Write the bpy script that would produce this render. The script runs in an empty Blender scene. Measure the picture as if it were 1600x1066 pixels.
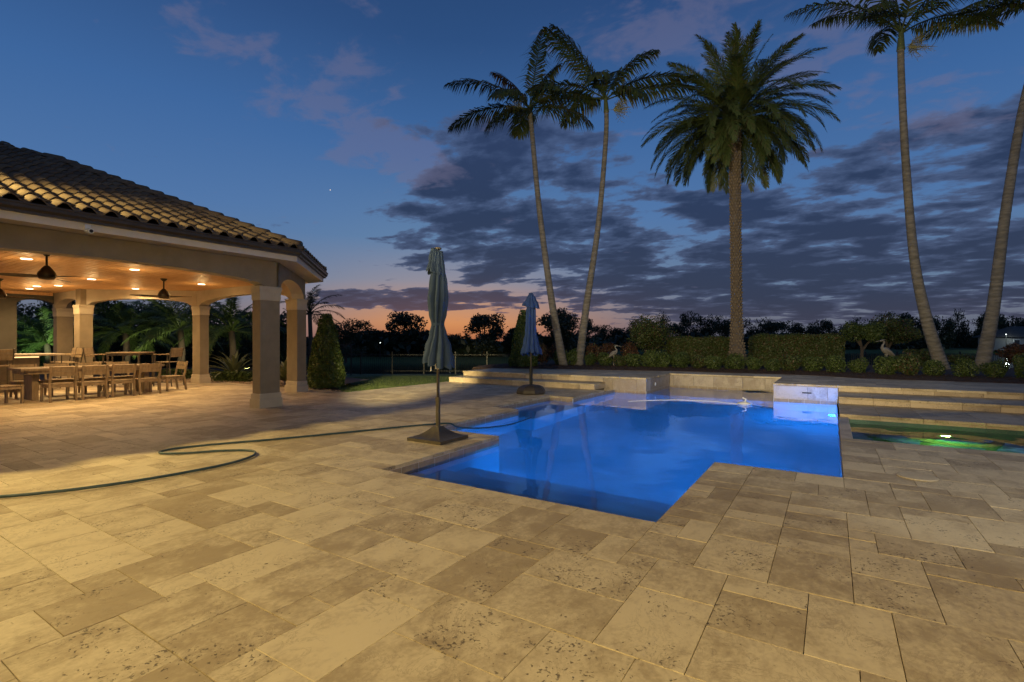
import bpy, math, random
import numpy as np
from mathutils import Vector, Matrix

random.seed(7); RNG = np.random.default_rng(7)
SC = bpy.context.scene
COL = SC.collection
R = math.radians
PI = math.pi

# ------------------------------------------------------------------ camera
CAM_H = 1.4
FPX = 790.0                      # focal length in pixels of a 1600 px wide picture
YAW = math.atan(500 / FPX)       # the pool's long axis (+Y) lies this far right of the view
FW = (-math.sin(YAW), math.cos(YAW)); RT = (math.cos(YAW), math.sin(YAW))
cam_data = bpy.data.cameras.new('camera')
cam_data.sensor_width = 36.0
cam_data.lens = 36.0 * FPX / 1600
cam_data.clip_start = 0.05; cam_data.clip_end = 6000
cam = bpy.data.objects.new('camera', cam_data); COL.objects.link(cam)
cam.location = (0, 0, CAM_H); cam.rotation_euler = (R(90), 0, YAW)
SC.camera = cam

# ------------------------------------------------------------------ render / exposure
SC.view_settings.view_transform = 'Standard'; SC.view_settings.look = 'None'
SC.view_settings.exposure = 0.0; SC.view_settings.gamma = 1.0
SC.view_settings.use_curve_mapping = False
SC.render.engine = 'CYCLES'
cy = SC.cycles
cy.use_denoising = True
cy.sample_clamp_indirect = 6.0
cy.max_bounces = 10; cy.transmission_bounces = 8; cy.transparent_max_bounces = 8; cy.diffuse_bounces = 4
cy.caustics_reflective = True; cy.caustics_refractive = True
cy.blur_glossy = 0.5

def lin(r, g, b):
    o = []
    for c in (r, g, b):
        c /= 255.0
        o.append(c / 12.92 if c <= .04045 else ((c + .055) / 1.055) ** 2.4)
    return (*o, 1.0)

# ------------------------------------------------------------------ node helper
class NT:
    def __init__(s, tree): s.t = tree; s.n = tree.nodes; s.l = tree.links
    def new(s, typ, **kw):
        n = s.n.new(typ)
        for k, v in kw.items(): setattr(n, k, v)
        return n
    def put(s, sock, v):
        if isinstance(v, bpy.types.NodeSocket): s.l.new(v, sock)
        elif v is not None: sock.default_value = v
    def m(s, op, a, b=None, c=None, clamp=False):
        n = s.new('ShaderNodeMath', operation=op, use_clamp=clamp)
        s.put(n.inputs[0], a); s.put(n.inputs[1], b); s.put(n.inputs[2], c)
        return n.outputs[0]
    def vm(s, op, a, b=None, scale=None):
        n = s.new('ShaderNodeVectorMath', operation=op)
        s.put(n.inputs[0], a); s.put(n.inputs[1], b)
        if scale is not None: s.put(n.inputs['Scale'], scale)
        return n.outputs[1] if op in ('DOT_PRODUCT', 'LENGTH') else n.outputs[0]
    def mix(s, f, a, b, blend='MIX'):
        n = s.new('ShaderNodeMix', data_type='RGBA', blend_type=blend)
        s.put(n.inputs[0], f); s.put(n.inputs[6], a); s.put(n.inputs[7], b)
        return n.outputs[2]
    def ramp(s, f, stops, interp='LINEAR'):
        n = s.new('ShaderNodeValToRGB'); cr = n.color_ramp; cr.interpolation = interp
        while len(cr.elements) < len(stops): cr.elements.new(0.5)
        for e, (p, c) in zip(cr.elements, stops):
            e.position = p; e.color = c if len(c) == 4 else (*c, 1)
        s.put(n.inputs[0], f)
        return n.outputs[0]
    def step(s, v, lo, hi, a=0.0, b=1.0):
        n = s.new('ShaderNodeMapRange', interpolation_type='SMOOTHSTEP')
        s.put(n.inputs[0], v); n.inputs[1].default_value = lo; n.inputs[2].default_value = hi
        n.inputs[3].default_value = a; n.inputs[4].default_value = b
        return n.outputs[0]
    def noise(s, vec, scale, detail=4, rough=.5, dist=0.0):
        n = s.new('ShaderNodeTexNoise')
        s.put(n.inputs['Vector'], vec); n.inputs['Scale'].default_value = scale
        n.inputs['Detail'].default_value = detail; n.inputs['Roughness'].default_value = rough
        n.inputs['Distortion'].default_value = dist
        return n.outputs[0]

# ------------------------------------------------------------------ world: dusk sky with clouds
SUN_AZ = -39.5                    # degrees from +Y, the afterglow over the lake
world = bpy.data.worlds.new('World'); SC.world = world; world.use_nodes = True
w = NT(world.node_tree); w.n.clear()
tc = w.new('ShaderNodeTexCoord')
D = w.vm('NORMALIZE', tc.outputs['Generated'])
sep = w.new('ShaderNodeSeparateXYZ'); w.put(sep.inputs[0], D)
dx, dy, dz = sep.outputs
el = w.m('MULTIPLY', w.m('ARCSINE', dz), 180 / PI)
az = w.m('MULTIPLY', w.m('ARCTAN2', dx, dy), 180 / PI)
daz = w.m('SUBTRACT', az, SUN_AZ)
elf = w.m('DIVIDE', el, 90.0, clamp=True)
rs = w.ramp(elf, [(0.0, lin(178, 108, 72)), (.022, lin(206, 140, 92)), (.045, lin(182, 138, 116)), (.075, lin(136, 134, 150)),
                  (.125, lin(88, 122, 162)), (.225, lin(56, 100, 156)), (.34, lin(37, 74, 124)), (.50, lin(25, 52, 94)), (1.0, lin(13, 26, 50))])
ra = w.ramp(elf, [(0.0, lin(84, 90, 106)), (.03, lin(100, 110, 130)), (.07, lin(90, 118, 152)), (.15, lin(72, 112, 164)),
                  (.25, lin(55, 98, 154)), (.37, lin(37, 70, 120)), (.50, lin(26, 52, 94)), (1.0, lin(13, 26, 50))])
glow = w.m('EXPONENT', w.m('MULTIPLY', w.m('POWER', w.m('DIVIDE', w.m('ABSOLUTE', daz), 16.0), 2.0), -1.0))
base = w.mix(glow, ra, rs)
nish = w.new('ShaderNodeTexSky', sky_type='NISHITA')
nish.sun_disc = False; nish.sun_elevation = R(-2.0); nish.sun_rotation = R(SUN_AZ)
nish.air_density = 1.0; nish.dust_density = 1.5
nsc = w.vm('SCALE', nish.outputs[0], scale=0.05)
base = w.vm('ADD', base, nsc)

def blob(a0, e0, wa, we, tilt=0.0):
    da = w.m('SUBTRACT', az, a0)
    de = w.m('SUBTRACT', w.m('SUBTRACT', el, e0), w.m('MULTIPLY', da, tilt))
    q = w.m('ADD', w.m('POWER', w.m('ABSOLUTE', w.m('DIVIDE', da, wa)), 2.0), w.m('POWER', w.m('ABSOLUTE', w.m('DIVIDE', de, we)), 2.0))
    return w.step(q, 0.15, 1.6, 1.0, 0.0)
inv = w.m('DIVIDE', 1.0, w.m('ADD', w.m('MAXIMUM', dz, 0.0), 0.13))
cp = w.vm('SCALE', D, scale=inv)
fl = w.new('ShaderNodeMapping'); w.put(fl.inputs[0], cp); fl.inputs['Location'].default_value = (3.1, 7.7, 0); fl.inputs['Rotation'].default_value = (0, 0, R(-30)); fl.inputs['Scale'].default_value = (1.0, 1.25, 0.35)
n1 = w.noise(fl.outputs[0], 2.7, 9, .56, .15)
n2 = w.noise(fl.outputs[0], 6.5, 6, .6, .3)
bank = w.m('MAXIMUM', blob(-31.0, 14.0, 18.0, 11.0, -0.06), w.m('MULTIPLY', blob(1.0, 12.5, 27.0, 7.0, 0.18), 1.12))
bank = w.m('MAXIMUM', bank, w.m('MULTIPLY', blob(0, 6.2, 34.0, 5.2), 1.22))
bank = w.m('MAXIMUM', bank, w.m('MULTIPLY', blob(-43, 4.7, 14.0, 1.5), 1.15))
far = w.m('MULTIPLY', w.step(w.m('ABSOLUTE', w.m('ADD', az, 12.0)), 60, 110), 0.6)
bank = w.m('MAXIMUM', bank, w.m('MULTIPLY', far, w.step(el, 25, 40, 1.0, 0.3)))
dens = w.m('ADD', w.m('ADD', w.m('MULTIPLY', n1, 1.0), w.m('MULTIPLY', n2, .26)), w.m('MULTIPLY', bank, .30))
cov = w.step(dens, 0.82, 0.90)
thick = w.step(dens, 0.84, 1.02)
ccol = w.ramp(w.m('DIVIDE', el, 30.0, clamp=True), [(0.0, lin(82, 80, 98)), (.15, lin(70, 80, 108)), (.4, lin(76, 92, 126)), (1.0, lin(70, 90, 130))])
ccold = w.ramp(w.m('DIVIDE', el, 30.0, clamp=True), [(0.0, lin(62, 61, 77)), (.15, lin(48, 56, 79)), (.5, lin(42, 55, 84)), (1.0, lin(48, 64, 100))])
ccol = w.mix(thick, ccol, ccold)
ccol = w.mix(w.m('MULTIPLY', glow, w.step(el, 1.0, 8.0, .20, .0)), ccol, lin(160, 104, 92))
sky = w.mix(w.m('MULTIPLY', cov, .93), base, ccol)
# thin rosy wisps higher up
wm = w.m('MAXIMUM', w.m('MULTIPLY', blob(-57, 30, 15, 8), .8), blob(-47, 21, 10, 4, -.25))
wm = w.m('MAXIMUM', wm, w.m('MULTIPLY', blob(-8, 31, 26, 9), .8))
wm = w.m('MAXIMUM', wm, w.m('MULTIPLY', blob(8, 22, 16, 7), .62))
n3 = w.noise(fl.outputs[0], 5.2, 8, .58, .3)
wd = w.step(w.m('ADD', n3, w.m('MULTIPLY', wm, .24)), 0.63, 0.79)
sky = w.mix(w.m('MULTIPLY', wd, .40), sky, lin(112, 110, 138))
# evening star
sd = Vector((FW[0] - 284 / FPX * RT[0], FW[1] - 284 / FPX * RT[1], 236 / FPX)).normalized()
star = w.step(w.vm('DOT_PRODUCT', D, tuple(sd)), math.cos(R(.055)), math.cos(R(.02)))
sky = w.mix(star, sky, (1.2, 1.0, .8, 1))
bg = w.new('ShaderNodeBackground'); w.put(bg.inputs[0], sky); bg.inputs[1].default_value = 1.0
wo = w.new('ShaderNodeOutputWorld'); w.l.new(bg.outputs[0], wo.inputs[0])

# ------------------------------------------------------------------ last trace of the sun, already down
sun_d = bpy.data.lights.new('sun', 'SUN'); sun_d.energy = 0.03; sun_d.angle = R(10); sun_d.color = (1, .55, .3)
sun = bpy.data.objects.new('sun', sun_d); COL.objects.link(sun)
sun.rotation_euler = (R(88), 0, R(180 - SUN_AZ))

def lamp(name, kind, loc, energy, color, target=None, parent=None, **kw):
    d = bpy.data.lights.new(name, kind); d.energy = energy; d.color = color
    for k, v in kw.items(): setattr(d, k, v)
    o = bpy.data.objects.new(name, d); COL.objects.link(o); o.location = loc
    if target is not None:
        o.rotation_euler = (Vector(target) - Vector(loc)).to_track_quat('-Z', 'Y').to_euler()
    if parent: o.parent = parent
    return o

# lamps on the house behind the camera, some added to brighten planting (fixtures are built with the house further down)
WARM = (1.0, .735, .265)
FLOODS = [((-10.30, -0.18, 4.75), (-3.0, 5.0, 0.0), 2150, WARM, R(150), .6, .06),
          ((-3.6, -2.30, 3.05), (-2.6, 4.0, 0.0), 390, WARM, R(150), .8, .10),
          ((2.6, -2.30, 3.05), (0.6, 6.0, 0.3), 1350, WARM, R(150), .8, .10),
          ((-0.6, -2.30, 3.20), (-3.0, 20.0, 6.6), 6800, (1.0, .84, .50), R(56), .6, .08),  # added unseen flood, lifts the dark palm foliage
          ((-1.5, -2.30, 3.20), (-14.6, 16.6, 0.0), 30000, (1.0, .80, .38), R(15), .6, .08),  # added unseen narrow flood, brightens only the lawn
          ((7.4, 1.2, 3.05), (1.9, 6.1, 0.0), 1100, (.95, .95, .82), R(32), .35, .05)]

# ================================================================== geometry helpers
class MB:
    def __init__(s): s.v = []; s.f = []
    def add(s, vs, fs):
        o = len(s.v); s.v.extend([tuple(p) for p in vs]); s.f.extend([tuple(i + o for i in q) for q in fs]); return s
    def box(s, x0, x1, y0, y1, z0, z1, M=None):
        vs = [(x, y, z) for z in (z0, z1) for y in (y0, y1) for x in (x0, x1)]
        if M is not None: vs = [tuple(M @ Vector(p)) for p in vs]
        return s.add(vs, [(0, 2, 3, 1), (4, 5, 7, 6), (0, 1, 5, 4), (2, 6, 7, 3), (0, 4, 6, 2), (1, 3, 7, 5)])
    def bev(s, x0, x1, y0, y1, z0, z1, b=.006, M=None):
        rings = [(0, z0), (0, z1 - b), (b, z1)]
        vs = []
        for i, z in rings: vs += [(x0 + i, y0 + i, z), (x1 - i, y0 + i, z), (x1 - i, y1 - i, z), (x0 + i, y1 - i, z)]
        if M is not None: vs = [tuple(M @ Vector(p)) for p in vs]
        fs = [(3, 2, 1, 0), (8, 9, 10, 11)]
        for k in (0, 4):
            for i in range(4): j = (i + 1) % 4; fs.append((k + i, k + j, k + 4 + j, k + 4 + i))
        return s.add(vs, fs)
    def tube(s, pts, rad, n=8, cap=True):
        pts = [Vector(p) for p in pts]; m = len(pts)
        if not hasattr(rad, '__len__'): rad = [rad] * m
        vs = []; ref = None
        for i, p in enumerate(pts):
            t = (pts[min(i + 1, m - 1)] - pts[max(i - 1, 0)]).normalized()
            if ref is None: ref = t.orthogonal().normalized()
            ref = (ref - t * ref.dot(t)).normalized(); b = t.cross(ref)
            for k in range(n):
                a = 2 * PI * k / n; vs.append(p + (ref * math.cos(a) + b * math.sin(a)) * rad[i])
        fs = [(i * n + k, i * n + (k + 1) % n, (i + 1) * n + (k + 1) % n, (i + 1) * n + k) for i in range(m - 1) for k in range(n)]
        if cap: fs += [tuple(range(n - 1, -1, -1)), tuple(range((m - 1) * n, m * n))]
        return s.add(vs, fs)
    def lathe(s, prof, n=20, M=None):
        vs = []
        for r, z in prof: vs += [(r * math.cos(2 * PI * k / n), r * math.sin(2 * PI * k / n), z) for k in range(n)]
        if M is not None: vs = [tuple(M @ Vector(p)) for p in vs]
        m = len(prof)
        fs = [(i * n + k, i * n + (k + 1) % n, (i + 1) * n + (k + 1) % n, (i + 1) * n + k) for i in range(m - 1) for k in range(n)]
        fs += [tuple(range(n - 1, -1, -1)), tuple(range((m - 1) * n, m * n))]
        return s.add(vs, fs)
    def quad(s, a, b, c, d): return s.add([a, b, c, d], [(0, 1, 2, 3)])
    def mesh(s, name):
        me = bpy.data.meshes.new(name); me.from_pydata(s.v, [], s.f); me.update(); return me
    def build(s, name, mat, parent=None, smooth=False, loc=None):
        me = s.mesh(name)
        if smooth: me.polygons.foreach_set('use_smooth', [True] * len(me.polygons))
        return place(name, me, mat, parent, loc)

def place(name, me, mat=None, parent=None, loc=None, rot=None, scale=None):
    if mat is not None and not me.materials: me.materials.append(mat)
    o = bpy.data.objects.new(name, me); COL.objects.link(o)
    if parent: o.parent = parent
    if loc is not None: o.location = loc
    if rot is not None: o.rotation_euler = rot
    if scale is not None: o.scale = scale
    return o

def tag(o, label=None, cat=None, group=None, kind=None):
    if label: o['label'] = label
    if cat: o['category'] = cat
    if group: o['group'] = group
    if kind: o['kind'] = kind
    return o

def thing(name, label, cat, loc=(0, 0, 0), rz=0.0, group=None):
    o = bpy.data.objects.new(name, None); COL.objects.link(o); o.empty_display_size = .2
    o.location = loc; o.rotation_euler = (0, 0, rz)
    return tag(o, label, cat, group)

def copy_tree(src, parent=None):
    c = src.copy(); COL.objects.link(c); c.parent = parent
    for ch in list(src.children): copy_tree(ch, c)
    return c

ORD = ['first', 'second', 'third', 'fourth', 'fifth', 'sixth', 'seventh', 'eighth', 'ninth', 'tenth', 'eleventh', 'twelfth', 'thirteenth',
       'fourteenth', 'fifteenth', 'sixteenth', 'seventeenth', 'eighteenth', 'nineteenth', 'twentieth', 'twenty-first', 'twenty-second',
       'twenty-third', 'twenty-fourth', 'twenty-fifth', 'twenty-sixth', 'twenty-seventh', 'twenty-eighth', 'twenty-ninth', 'thirtieth']

def ground(px, d): a = (px - 800) / FPX; return (d * (FW[0] + a * RT[0]), d * (FW[1] + a * RT[1]))
def height(py, d): return CAM_H + (533 - py) / FPX * d
def proj(x, y, z):
    d = x * FW[0] + y * FW[1]; s = x * RT[0] + y * RT[1]
    return (800 + FPX * s / d, 533 - FPX * (z - CAM_H) / d, d) if d > .05 else None

# ================================================================== materials
MATS = {}
def mat(name):
    m = bpy.data.materials.new(name); m.use_nodes = True; n = NT(m.node_tree); n.n.clear()
    b = n.new('ShaderNodeBsdfPrincipled'); o = n.new('ShaderNodeOutputMaterial'); n.l.new(b.outputs[0], o.inputs[0])
    return m, n, b
def bump(n, b, h, dist, strength=1.0):
    k = n.new('ShaderNodeBump'); n.put(k.inputs['Height'], h); k.inputs['Distance'].default_value = dist; k.inputs['Strength'].default_value = strength
    n.l.new(k.outputs[0], b.inputs['Normal'])
def simple(name, c1, c2, scale=6.0, rough=.6, bd=.002, bs=60., metal=0.0, detail=5, stretch=None):
    m, n, b = mat(name)
    tc = n.new('ShaderNodeTexCoord'); v = tc.outputs['Object']
    if stretch:
        mp = n.new('ShaderNodeMapping'); n.put(mp.inputs[0], v); mp.inputs['Scale'].default_value = stretch; v = mp.outputs[0]
    f = n.noise(v, scale, detail, .6)
    n.put(b.inputs['Base Color'], n.mix(n.step(f, .3, .7), (*c1, 1), (*c2, 1)))
    n.put(b.inputs['Roughness'], n.step(n.noise(v, scale * 2.3, 3), .2, .8, max(rough - .1, 0.02), min(rough + .12, 1)))
    b.inputs['Metallic'].default_value = metal
    if bd: bump(n, b, n.noise(v, bs, 4), bd)
    return m
def emit(name, col, s):
    m = bpy.data.materials.new(name); m.use_nodes = True; n = NT(m.node_tree); n.n.clear()
    e = n.new('ShaderNodeEmission'); e.inputs[0].default_value = (*col, 1); e.inputs[1].default_value = s
    o = n.new('ShaderNodeOutputMaterial'); n.l.new(e.outputs[0], o.inputs[0]); return m

def travertine(name, per_object, light=(.62, .52, .35), dark=(.36, .28, .17), pits=1.0):
    m, n, b = mat(name)
    g = n.new('ShaderNodeNewGeometry')
    if per_object:
        oi = n.new('ShaderNodeObjectInfo'); rnd = oi.outputs['Random']
    else:
        rnd = g.outputs['Random Per Island']
    off = n.new('ShaderNodeCombineXYZ'); n.put(off.inputs[0], n.m('MULTIPLY', rnd, 37.0)); n.put(off.inputs[1], n.m('MULTIPLY', rnd, 91.0)); n.put(off.inputs[2], n.m('MULTIPLY', rnd, 53.0))
    p = n.vm('ADD', g.outputs['Position'], off.outputs[0])
    mp = n.new('ShaderNodeMapping'); n.put(mp.inputs[0], p); mp.inputs['Scale'].default_value = (1.35, 1.0, 1.2)
    r2 = n.m('FRACT', n.m('MULTIPLY', rnd, 7.31))
    cloud = n.noise(mp.outputs[0], 3.1, 8, .62, .45)
    fine = n.noise(mp.outputs[0], 26, 6, .65, .25)
    tone = n.m('ADD', n.m('MULTIPLY', n.m('SUBTRACT', r2, .5), 1.15), n.m('MULTIPLY', n.m('SUBTRACT', cloud, .5), 3.2))
    tone = n.m('ADD', tone, n.m('MULTIPLY', n.m('SUBTRACT', fine, .5), 1.9))
    c = n.mix(n.step(tone, -.75, .75), (*dark, 1), (*light, 1))
    # mineral veins
    vein = n.noise(mp.outputs[0], 3.4, 8, .66, 2.2)
    vv = n.step(n.m('ABSOLUTE', n.m('SUBTRACT', vein, .5)), .004, .022, 1.0, 0.0)
    vv = n.m('MULTIPLY', vv, n.step(n.noise(p, 2.1, 2), .44, .60))
    c = n.mix(n.m('MULTIPLY', vv, .34), c, (.17, .125, .08, 1))
    # open pores, crowded into patches
    pore = n.noise(p, 48, 4, .6, .3)
    patch = n.step(n.noise(p, 3.1, 5, .65), .42, .62)
    thr = n.m('SUBTRACT', n.m('ADD', .685, n.m('MULTIPLY', n.m('FRACT', n.m('MULTIPLY', rnd, 29.3)), .075)), n.m('MULTIPLY', patch, .135 * pits))
    pm = n.m('MULTIPLY', n.m('SUBTRACT', pore, thr), 22.0, clamp=True)
    big = n.noise(p, 15, 5, .7, .8)
    bm = n.m('MULTIPLY', n.m('MULTIPLY', n.m('SUBTRACT', big, .685), 18.0, clamp=True), n.step(n.m('FRACT', n.m('MULTIPLY', rnd, 13.7)), .35, .8))
    pm = n.m('MAXIMUM', pm, bm)
    c = n.mix(n.m('MULTIPLY', pm, .8), c, (.075, .055, .035, 1))
    n.put(b.inputs['Base Color'], c)
    n.put(b.inputs['Roughness'], n.step(fine, .25, .75, .42, .68))
    h = n.m('SUBTRACT', n.m('MULTIPLY', fine, .35), n.m('MULTIPLY', pm, 1.0))
    bump(n, b, h, .003, .8)
    return m

M_TILE = travertine('travertine_tile', True)
M_TILEJ = travertine('travertine_tile_far', False)
M_WALLT = travertine('travertine_wall', True, (.50, .43, .35), (.31, .25, .195), .8)
M_GROUT = simple('grout', (.14, .108, .07), (.18, .14, .092), 9, .9, .002, 80)
M_PLASTER = simple('pool_plaster', (.62, .70, .74), (.70, .76, .80), 1.6, .7, .002, 40)
M_BAND = simple('waterline_tile', (.26, .20, .14), (.36, .28, .20), 12, .4, .002, 40)
M_STUCCO = simple('taupe_stucco', (.22, .178, .125), (.26, .212, .15), 3, .85, .003, 130)
M_CREAM = simple('cream_stucco', (.43, .37, .285), (.49, .425, .33), 3, .85, .003, 130)
M_FASCIA = simple('painted_fascia', (.60, .54, .47), (.66, .60, .53), 4, .55, .001, 40)
M_GUTTER = simple('bronze_gutter', (.060, .047, .036), (.085, .066, .050), 5, .4, .0008, 30, .3)
M_WOODC = simple('cedar_ceiling', (.56, .30, .13), (.69, .42, .20), 2.2, .5, .001, 30, stretch=(1, 9, 1))
M_TEAK = simple('weathered_teak', (.20, .145, .085), (.31, .23, .14), 5, .65, .001, 30, stretch=(3, 3, .6))
M_FAN = simple('fan_bronze', (.045, .035, .028), (.065, .05, .04), 8, .4, .0004, 40, .5)
M_BARBASE = simple('bar_panel', (.11, .085, .06), (.15, .115, .08), 4, .7, .002, 50)
M_BARTOP = simple('bar_counter_stone', (.40, .33, .25), (.50, .42, .32), 6, .35, .0005, 30)
M_METAL = simple('powder_coated_metal', (.10, .085, .065), (.13, .11, .085), 6, .45, .0004, 60, .5)
M_BLACK = simple('black_metal', (.012, .012, .013), (.02, .02, .021), 6, .5, .0003, 50, .4)
M_WHITE = simple('white_plastic', (.70, .70, .68), (.76, .76, .74), 6, .4, .0002, 40)
M_DARKBASE = simple('dark_resin', (.035, .028, .022), (.055, .043, .034), 5, .5, .001, 50)
M_HOSE = simple('hose_vinyl', (.030, .062, .075), (.045, .085, .10), 10, .4, .0006, 90)
M_CANV1 = simple('slate_canvas', (.030, .058, .120), (.042, .074, .145), 4, .85, .002, 120)
M_CANV2 = simple('blue_canvas', (.012, .038, .145), (.018, .050, .18), 4, .85, .002, 120)
M_STATUE = simple('weathered_statue', (.17, .155, .14), (.27, .25, .225), 7, .7, .003, 40)
M_MULCH = simple('mulch', (.028, .015, .010), (.075, .040, .025), 14, .95, .02, 22)
M_PEBBLE = simple('river_pebble', (.24, .16, .10), (.42, .31, .20), 3, .75, .002, 60)
M_SOIL = simple('soil', (.06, .042, .028), (.09, .065, .042), 8, .95, .01, 30)
M_TRUNKG = simple('ringed_palm_trunk', (.115, .105, .092), (.235, .21, .185), 3, .85, .004, 40, stretch=(1, 1, 4))
M_SHAFT = simple('palm_crownshaft', (.075, .10, .045), (.11, .13, .055), 4, .55, .002, 40, stretch=(1, 1, .3))
M_TRUNKD = simple('date_palm_trunk', (.09, .068, .05), (.13, .10, .075), 6, .9, .01, 30)
M_BOOT = simple('palm_leaf_base', (.13, .10, .072), (.23, .18, .13), 9, .9, .006, 50)
M_BARK = simple('bark', (.07, .052, .038), (.12, .09, .065), 6, .9, .01, 25, stretch=(1, 1, .3))
M_SEEDS = simple('palm_inflorescence', (.20, .19, .10), (.30, .28, .15), 8, .8, 0)

def foliage(name, c1, c2, c3=None, trans=.25, rough=.5):
    m, n, b = mat(name)
    g = n.new('ShaderNodeNewGeometry'); rnd = g.outputs['Random Per Island']
    c = n.mix(rnd, (*c1, 1), (*c2, 1))
    if c3: c = n.mix(n.step(n.m('FRACT', n.m('MULTIPLY', rnd, 17.3)), .80, .9), c, (*c3, 1))
    f = n.noise(g.outputs['Position'], 1.7, 3)
    c = n.mix(n.step(f, .35, .65, 0, .35), c, (c1[0] * .6, c1[1] * .62, c1[2] * .6, 1))
    n.put(b.inputs['Base Color'], c); b.inputs['Roughness'].default_value = rough
    t = n.new('ShaderNodeBsdfTranslucent'); n.put(t.inputs[0], c)
    mx = n.new('ShaderNodeMixShader'); mx.inputs[0].default_value = trans
    n.l.new(b.outputs[0], mx.inputs[1]); n.l.new(t.outputs[0], mx.inputs[2])
    out = [x for x in n.n if x.type == 'OUTPUT_MATERIAL'][0]; n.l.new(mx.outputs[0], out.inputs[0])
    return m
F_DATE = foliage('date_palm_leaf', (.060, .095, .026), (.10, .13, .042), (.12, .11, .045))
F_ROYAL = foliage('feather_palm_leaf', (.055, .085, .024), (.095, .12, .036), (.10, .075, .032))
F_DEAD = foliage('dry_palm_leaf', (.10, .055, .028), (.15, .085, .042))
F_GARDEN = foliage('garden_palm_leaf', (.055, .10, .022), (.10, .15, .040))
F_BOX = foliage('boxwood_leaf', (.060, .10, .020), (.10, .14, .034), (.12, .14, .045))
F_HEDGE = foliage('hedge_leaf', (.055, .085, .020), (.09, .115, .032), (.13, .065, .036))
F_CONE = foliage('topiary_leaf', (.065, .11, .020), (.11, .15, .032), (.14, .15, .05))
F_RED = foliage('copper_leaf', (.10, .045, .020), (.15, .065, .028), (.06, .08, .02))
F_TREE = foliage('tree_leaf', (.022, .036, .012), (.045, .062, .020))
F_FAR = foliage('far_tree_leaf', (.018, .030, .013), (.036, .050, .020), trans=.1)
F_GRASS = foliage('grass_blade', (.06, .10, .02), (.10, .14, .034))
F_AGAVE = foliage('agave_leaf', (.17, .19, .085), (.25, .27, .13), trans=.05)

m, n, b = mat('lawn_grass')
g = n.new('ShaderNodeNewGeometry')
f = n.noise(g.outputs['Position'], .55, 6, .65); f2 = n.noise(g.outputs['Position'], 30, 4, .7)
c = n.mix(n.step(f, .3, .7), (.065, .105, .022, 1), (.095, .14, .034, 1)); c = n.mix(n.step(f2, .3, .75, 0, .5), c, (.035, .055, .014, 1))
n.put(b.inputs['Base Color'], c); b.inputs['Roughness'].default_value = .8; bump(n, b, f2, .03); M_LAWN = m

def water(name, scale, bumpd, col=(1, 1, 1), ring=None):
    m = bpy.data.materials.new(name); m.use_nodes = True; n = NT(m.node_tree); n.n.clear()
    rf = n.new('ShaderNodeBsdfRefraction'); rf.inputs['Color'].default_value = (*col, 1); rf.inputs['Roughness'].default_value = 0; rf.inputs['IOR'].default_value = 1.33
    gl = n.new('ShaderNodeBsdfGlossy'); gl.inputs['Roughness'].default_value = 0.0; gl.inputs['Color'].default_value = (1, 1, 1, 1)
    fr = n.new('ShaderNodeFresnel'); fr.inputs['IOR'].default_value = 1.33
    g = n.new('ShaderNodeNewGeometry'); k = n.new('ShaderNodeBump'); n.put(k.inputs['Height'], n.noise(g.outputs['Position'], scale, 3, .5)); k.inputs['Distance'].default_value = bumpd
    if ring:
        dist = n.vm('LENGTH', n.vm('SUBTRACT', g.outputs['Position'], ring)); h2 = n.m('MULTIPLY', n.m('COSINE', n.m('MULTIPLY', dist, 9.5)), n.m('EXPONENT', n.m('MULTIPLY', dist, -.8)))
        k2 = n.new('ShaderNodeBump'); n.put(k2.inputs['Height'], h2); k2.inputs['Distance'].default_value = .007; n.l.new(k.outputs[0], k2.inputs['Normal'])
        n.l.new(k2.outputs[0], rf.inputs['Normal']); k = k2
    n.l.new(k.outputs[0], gl.inputs['Normal'])
    mx = n.new('ShaderNodeMixShader'); n.l.new(fr.outputs[0], mx.inputs[0]); n.l.new(rf.outputs[0], mx.inputs[1]); n.l.new(gl.outputs[0], mx.inputs[2])
    o = n.new('ShaderNodeOutputMaterial'); n.l.new(mx.outputs[0], o.inputs[0]); return m
M_WATER = water('pool_water', 1.3, .005, (.86, .97, 1.0))
M_SPAW = water('spa_water', 1.6, .006, (.80, 1.0, .90), (1.58, 10.15, -.11))
m, n, b = mat('lake_water'); b.inputs['Base Color'].default_value = (.012, .018, .022, 1); b.inputs['Roughness'].default_value = .06; b.inputs['IOR'].default_value = 1.33
g = n.new('ShaderNodeNewGeometry'); bump(n, b, n.noise(g.outputs['Position'], .9, 4, .6), .03); M_LAKE = m

# roof tile: clay-brown concrete, every tile its own tone
m, n, b = mat('concrete_roof_tile')
oi = n.new('ShaderNodeObjectInfo'); g = n.new('ShaderNodeNewGeometry')
rr = n.m('FRACT', n.m('ADD', n.m('MULTIPLY', oi.outputs['Random'], 5.3), g.outputs['Random Per Island']))
c = n.ramp(rr, [(0, (.12, .082, .05)), (.35, (.17, .12, .072)), (.7, (.21, .155, .095)), (1, (.145, .10, .065))])
f = n.noise(g.outputs['Position'], 9, 6, .65)
c = n.mix(n.step(f, .45, .75, 0, .55), c, (.085, .068, .05, 1))
n.put(b.inputs['Base Color'], c); b.inputs['Roughness'].default_value = .75; bump(n, b, n.noise(g.outputs['Position'], 60, 4), .003); M_ROOF = m

E_DOWN = emit('downlight_glow', (1.0, .80, .50), 9)
E_BLUE = emit('pool_lamp_glow', (.25, .6, 1.0), 10)
E_SPA = emit('spa_lamp_glow', (1.0, .92, .45), 5)
E_STRIP = emit('bar_strip_glow', (1.0, .62, .25), 2.2)
E_FLOOD = emit('flood_lamp_glow', (1.0, .75, .45), 6)
E_FARL = emit('distant_lamp_glow', (.9, 1.0, .95), 6)

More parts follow.
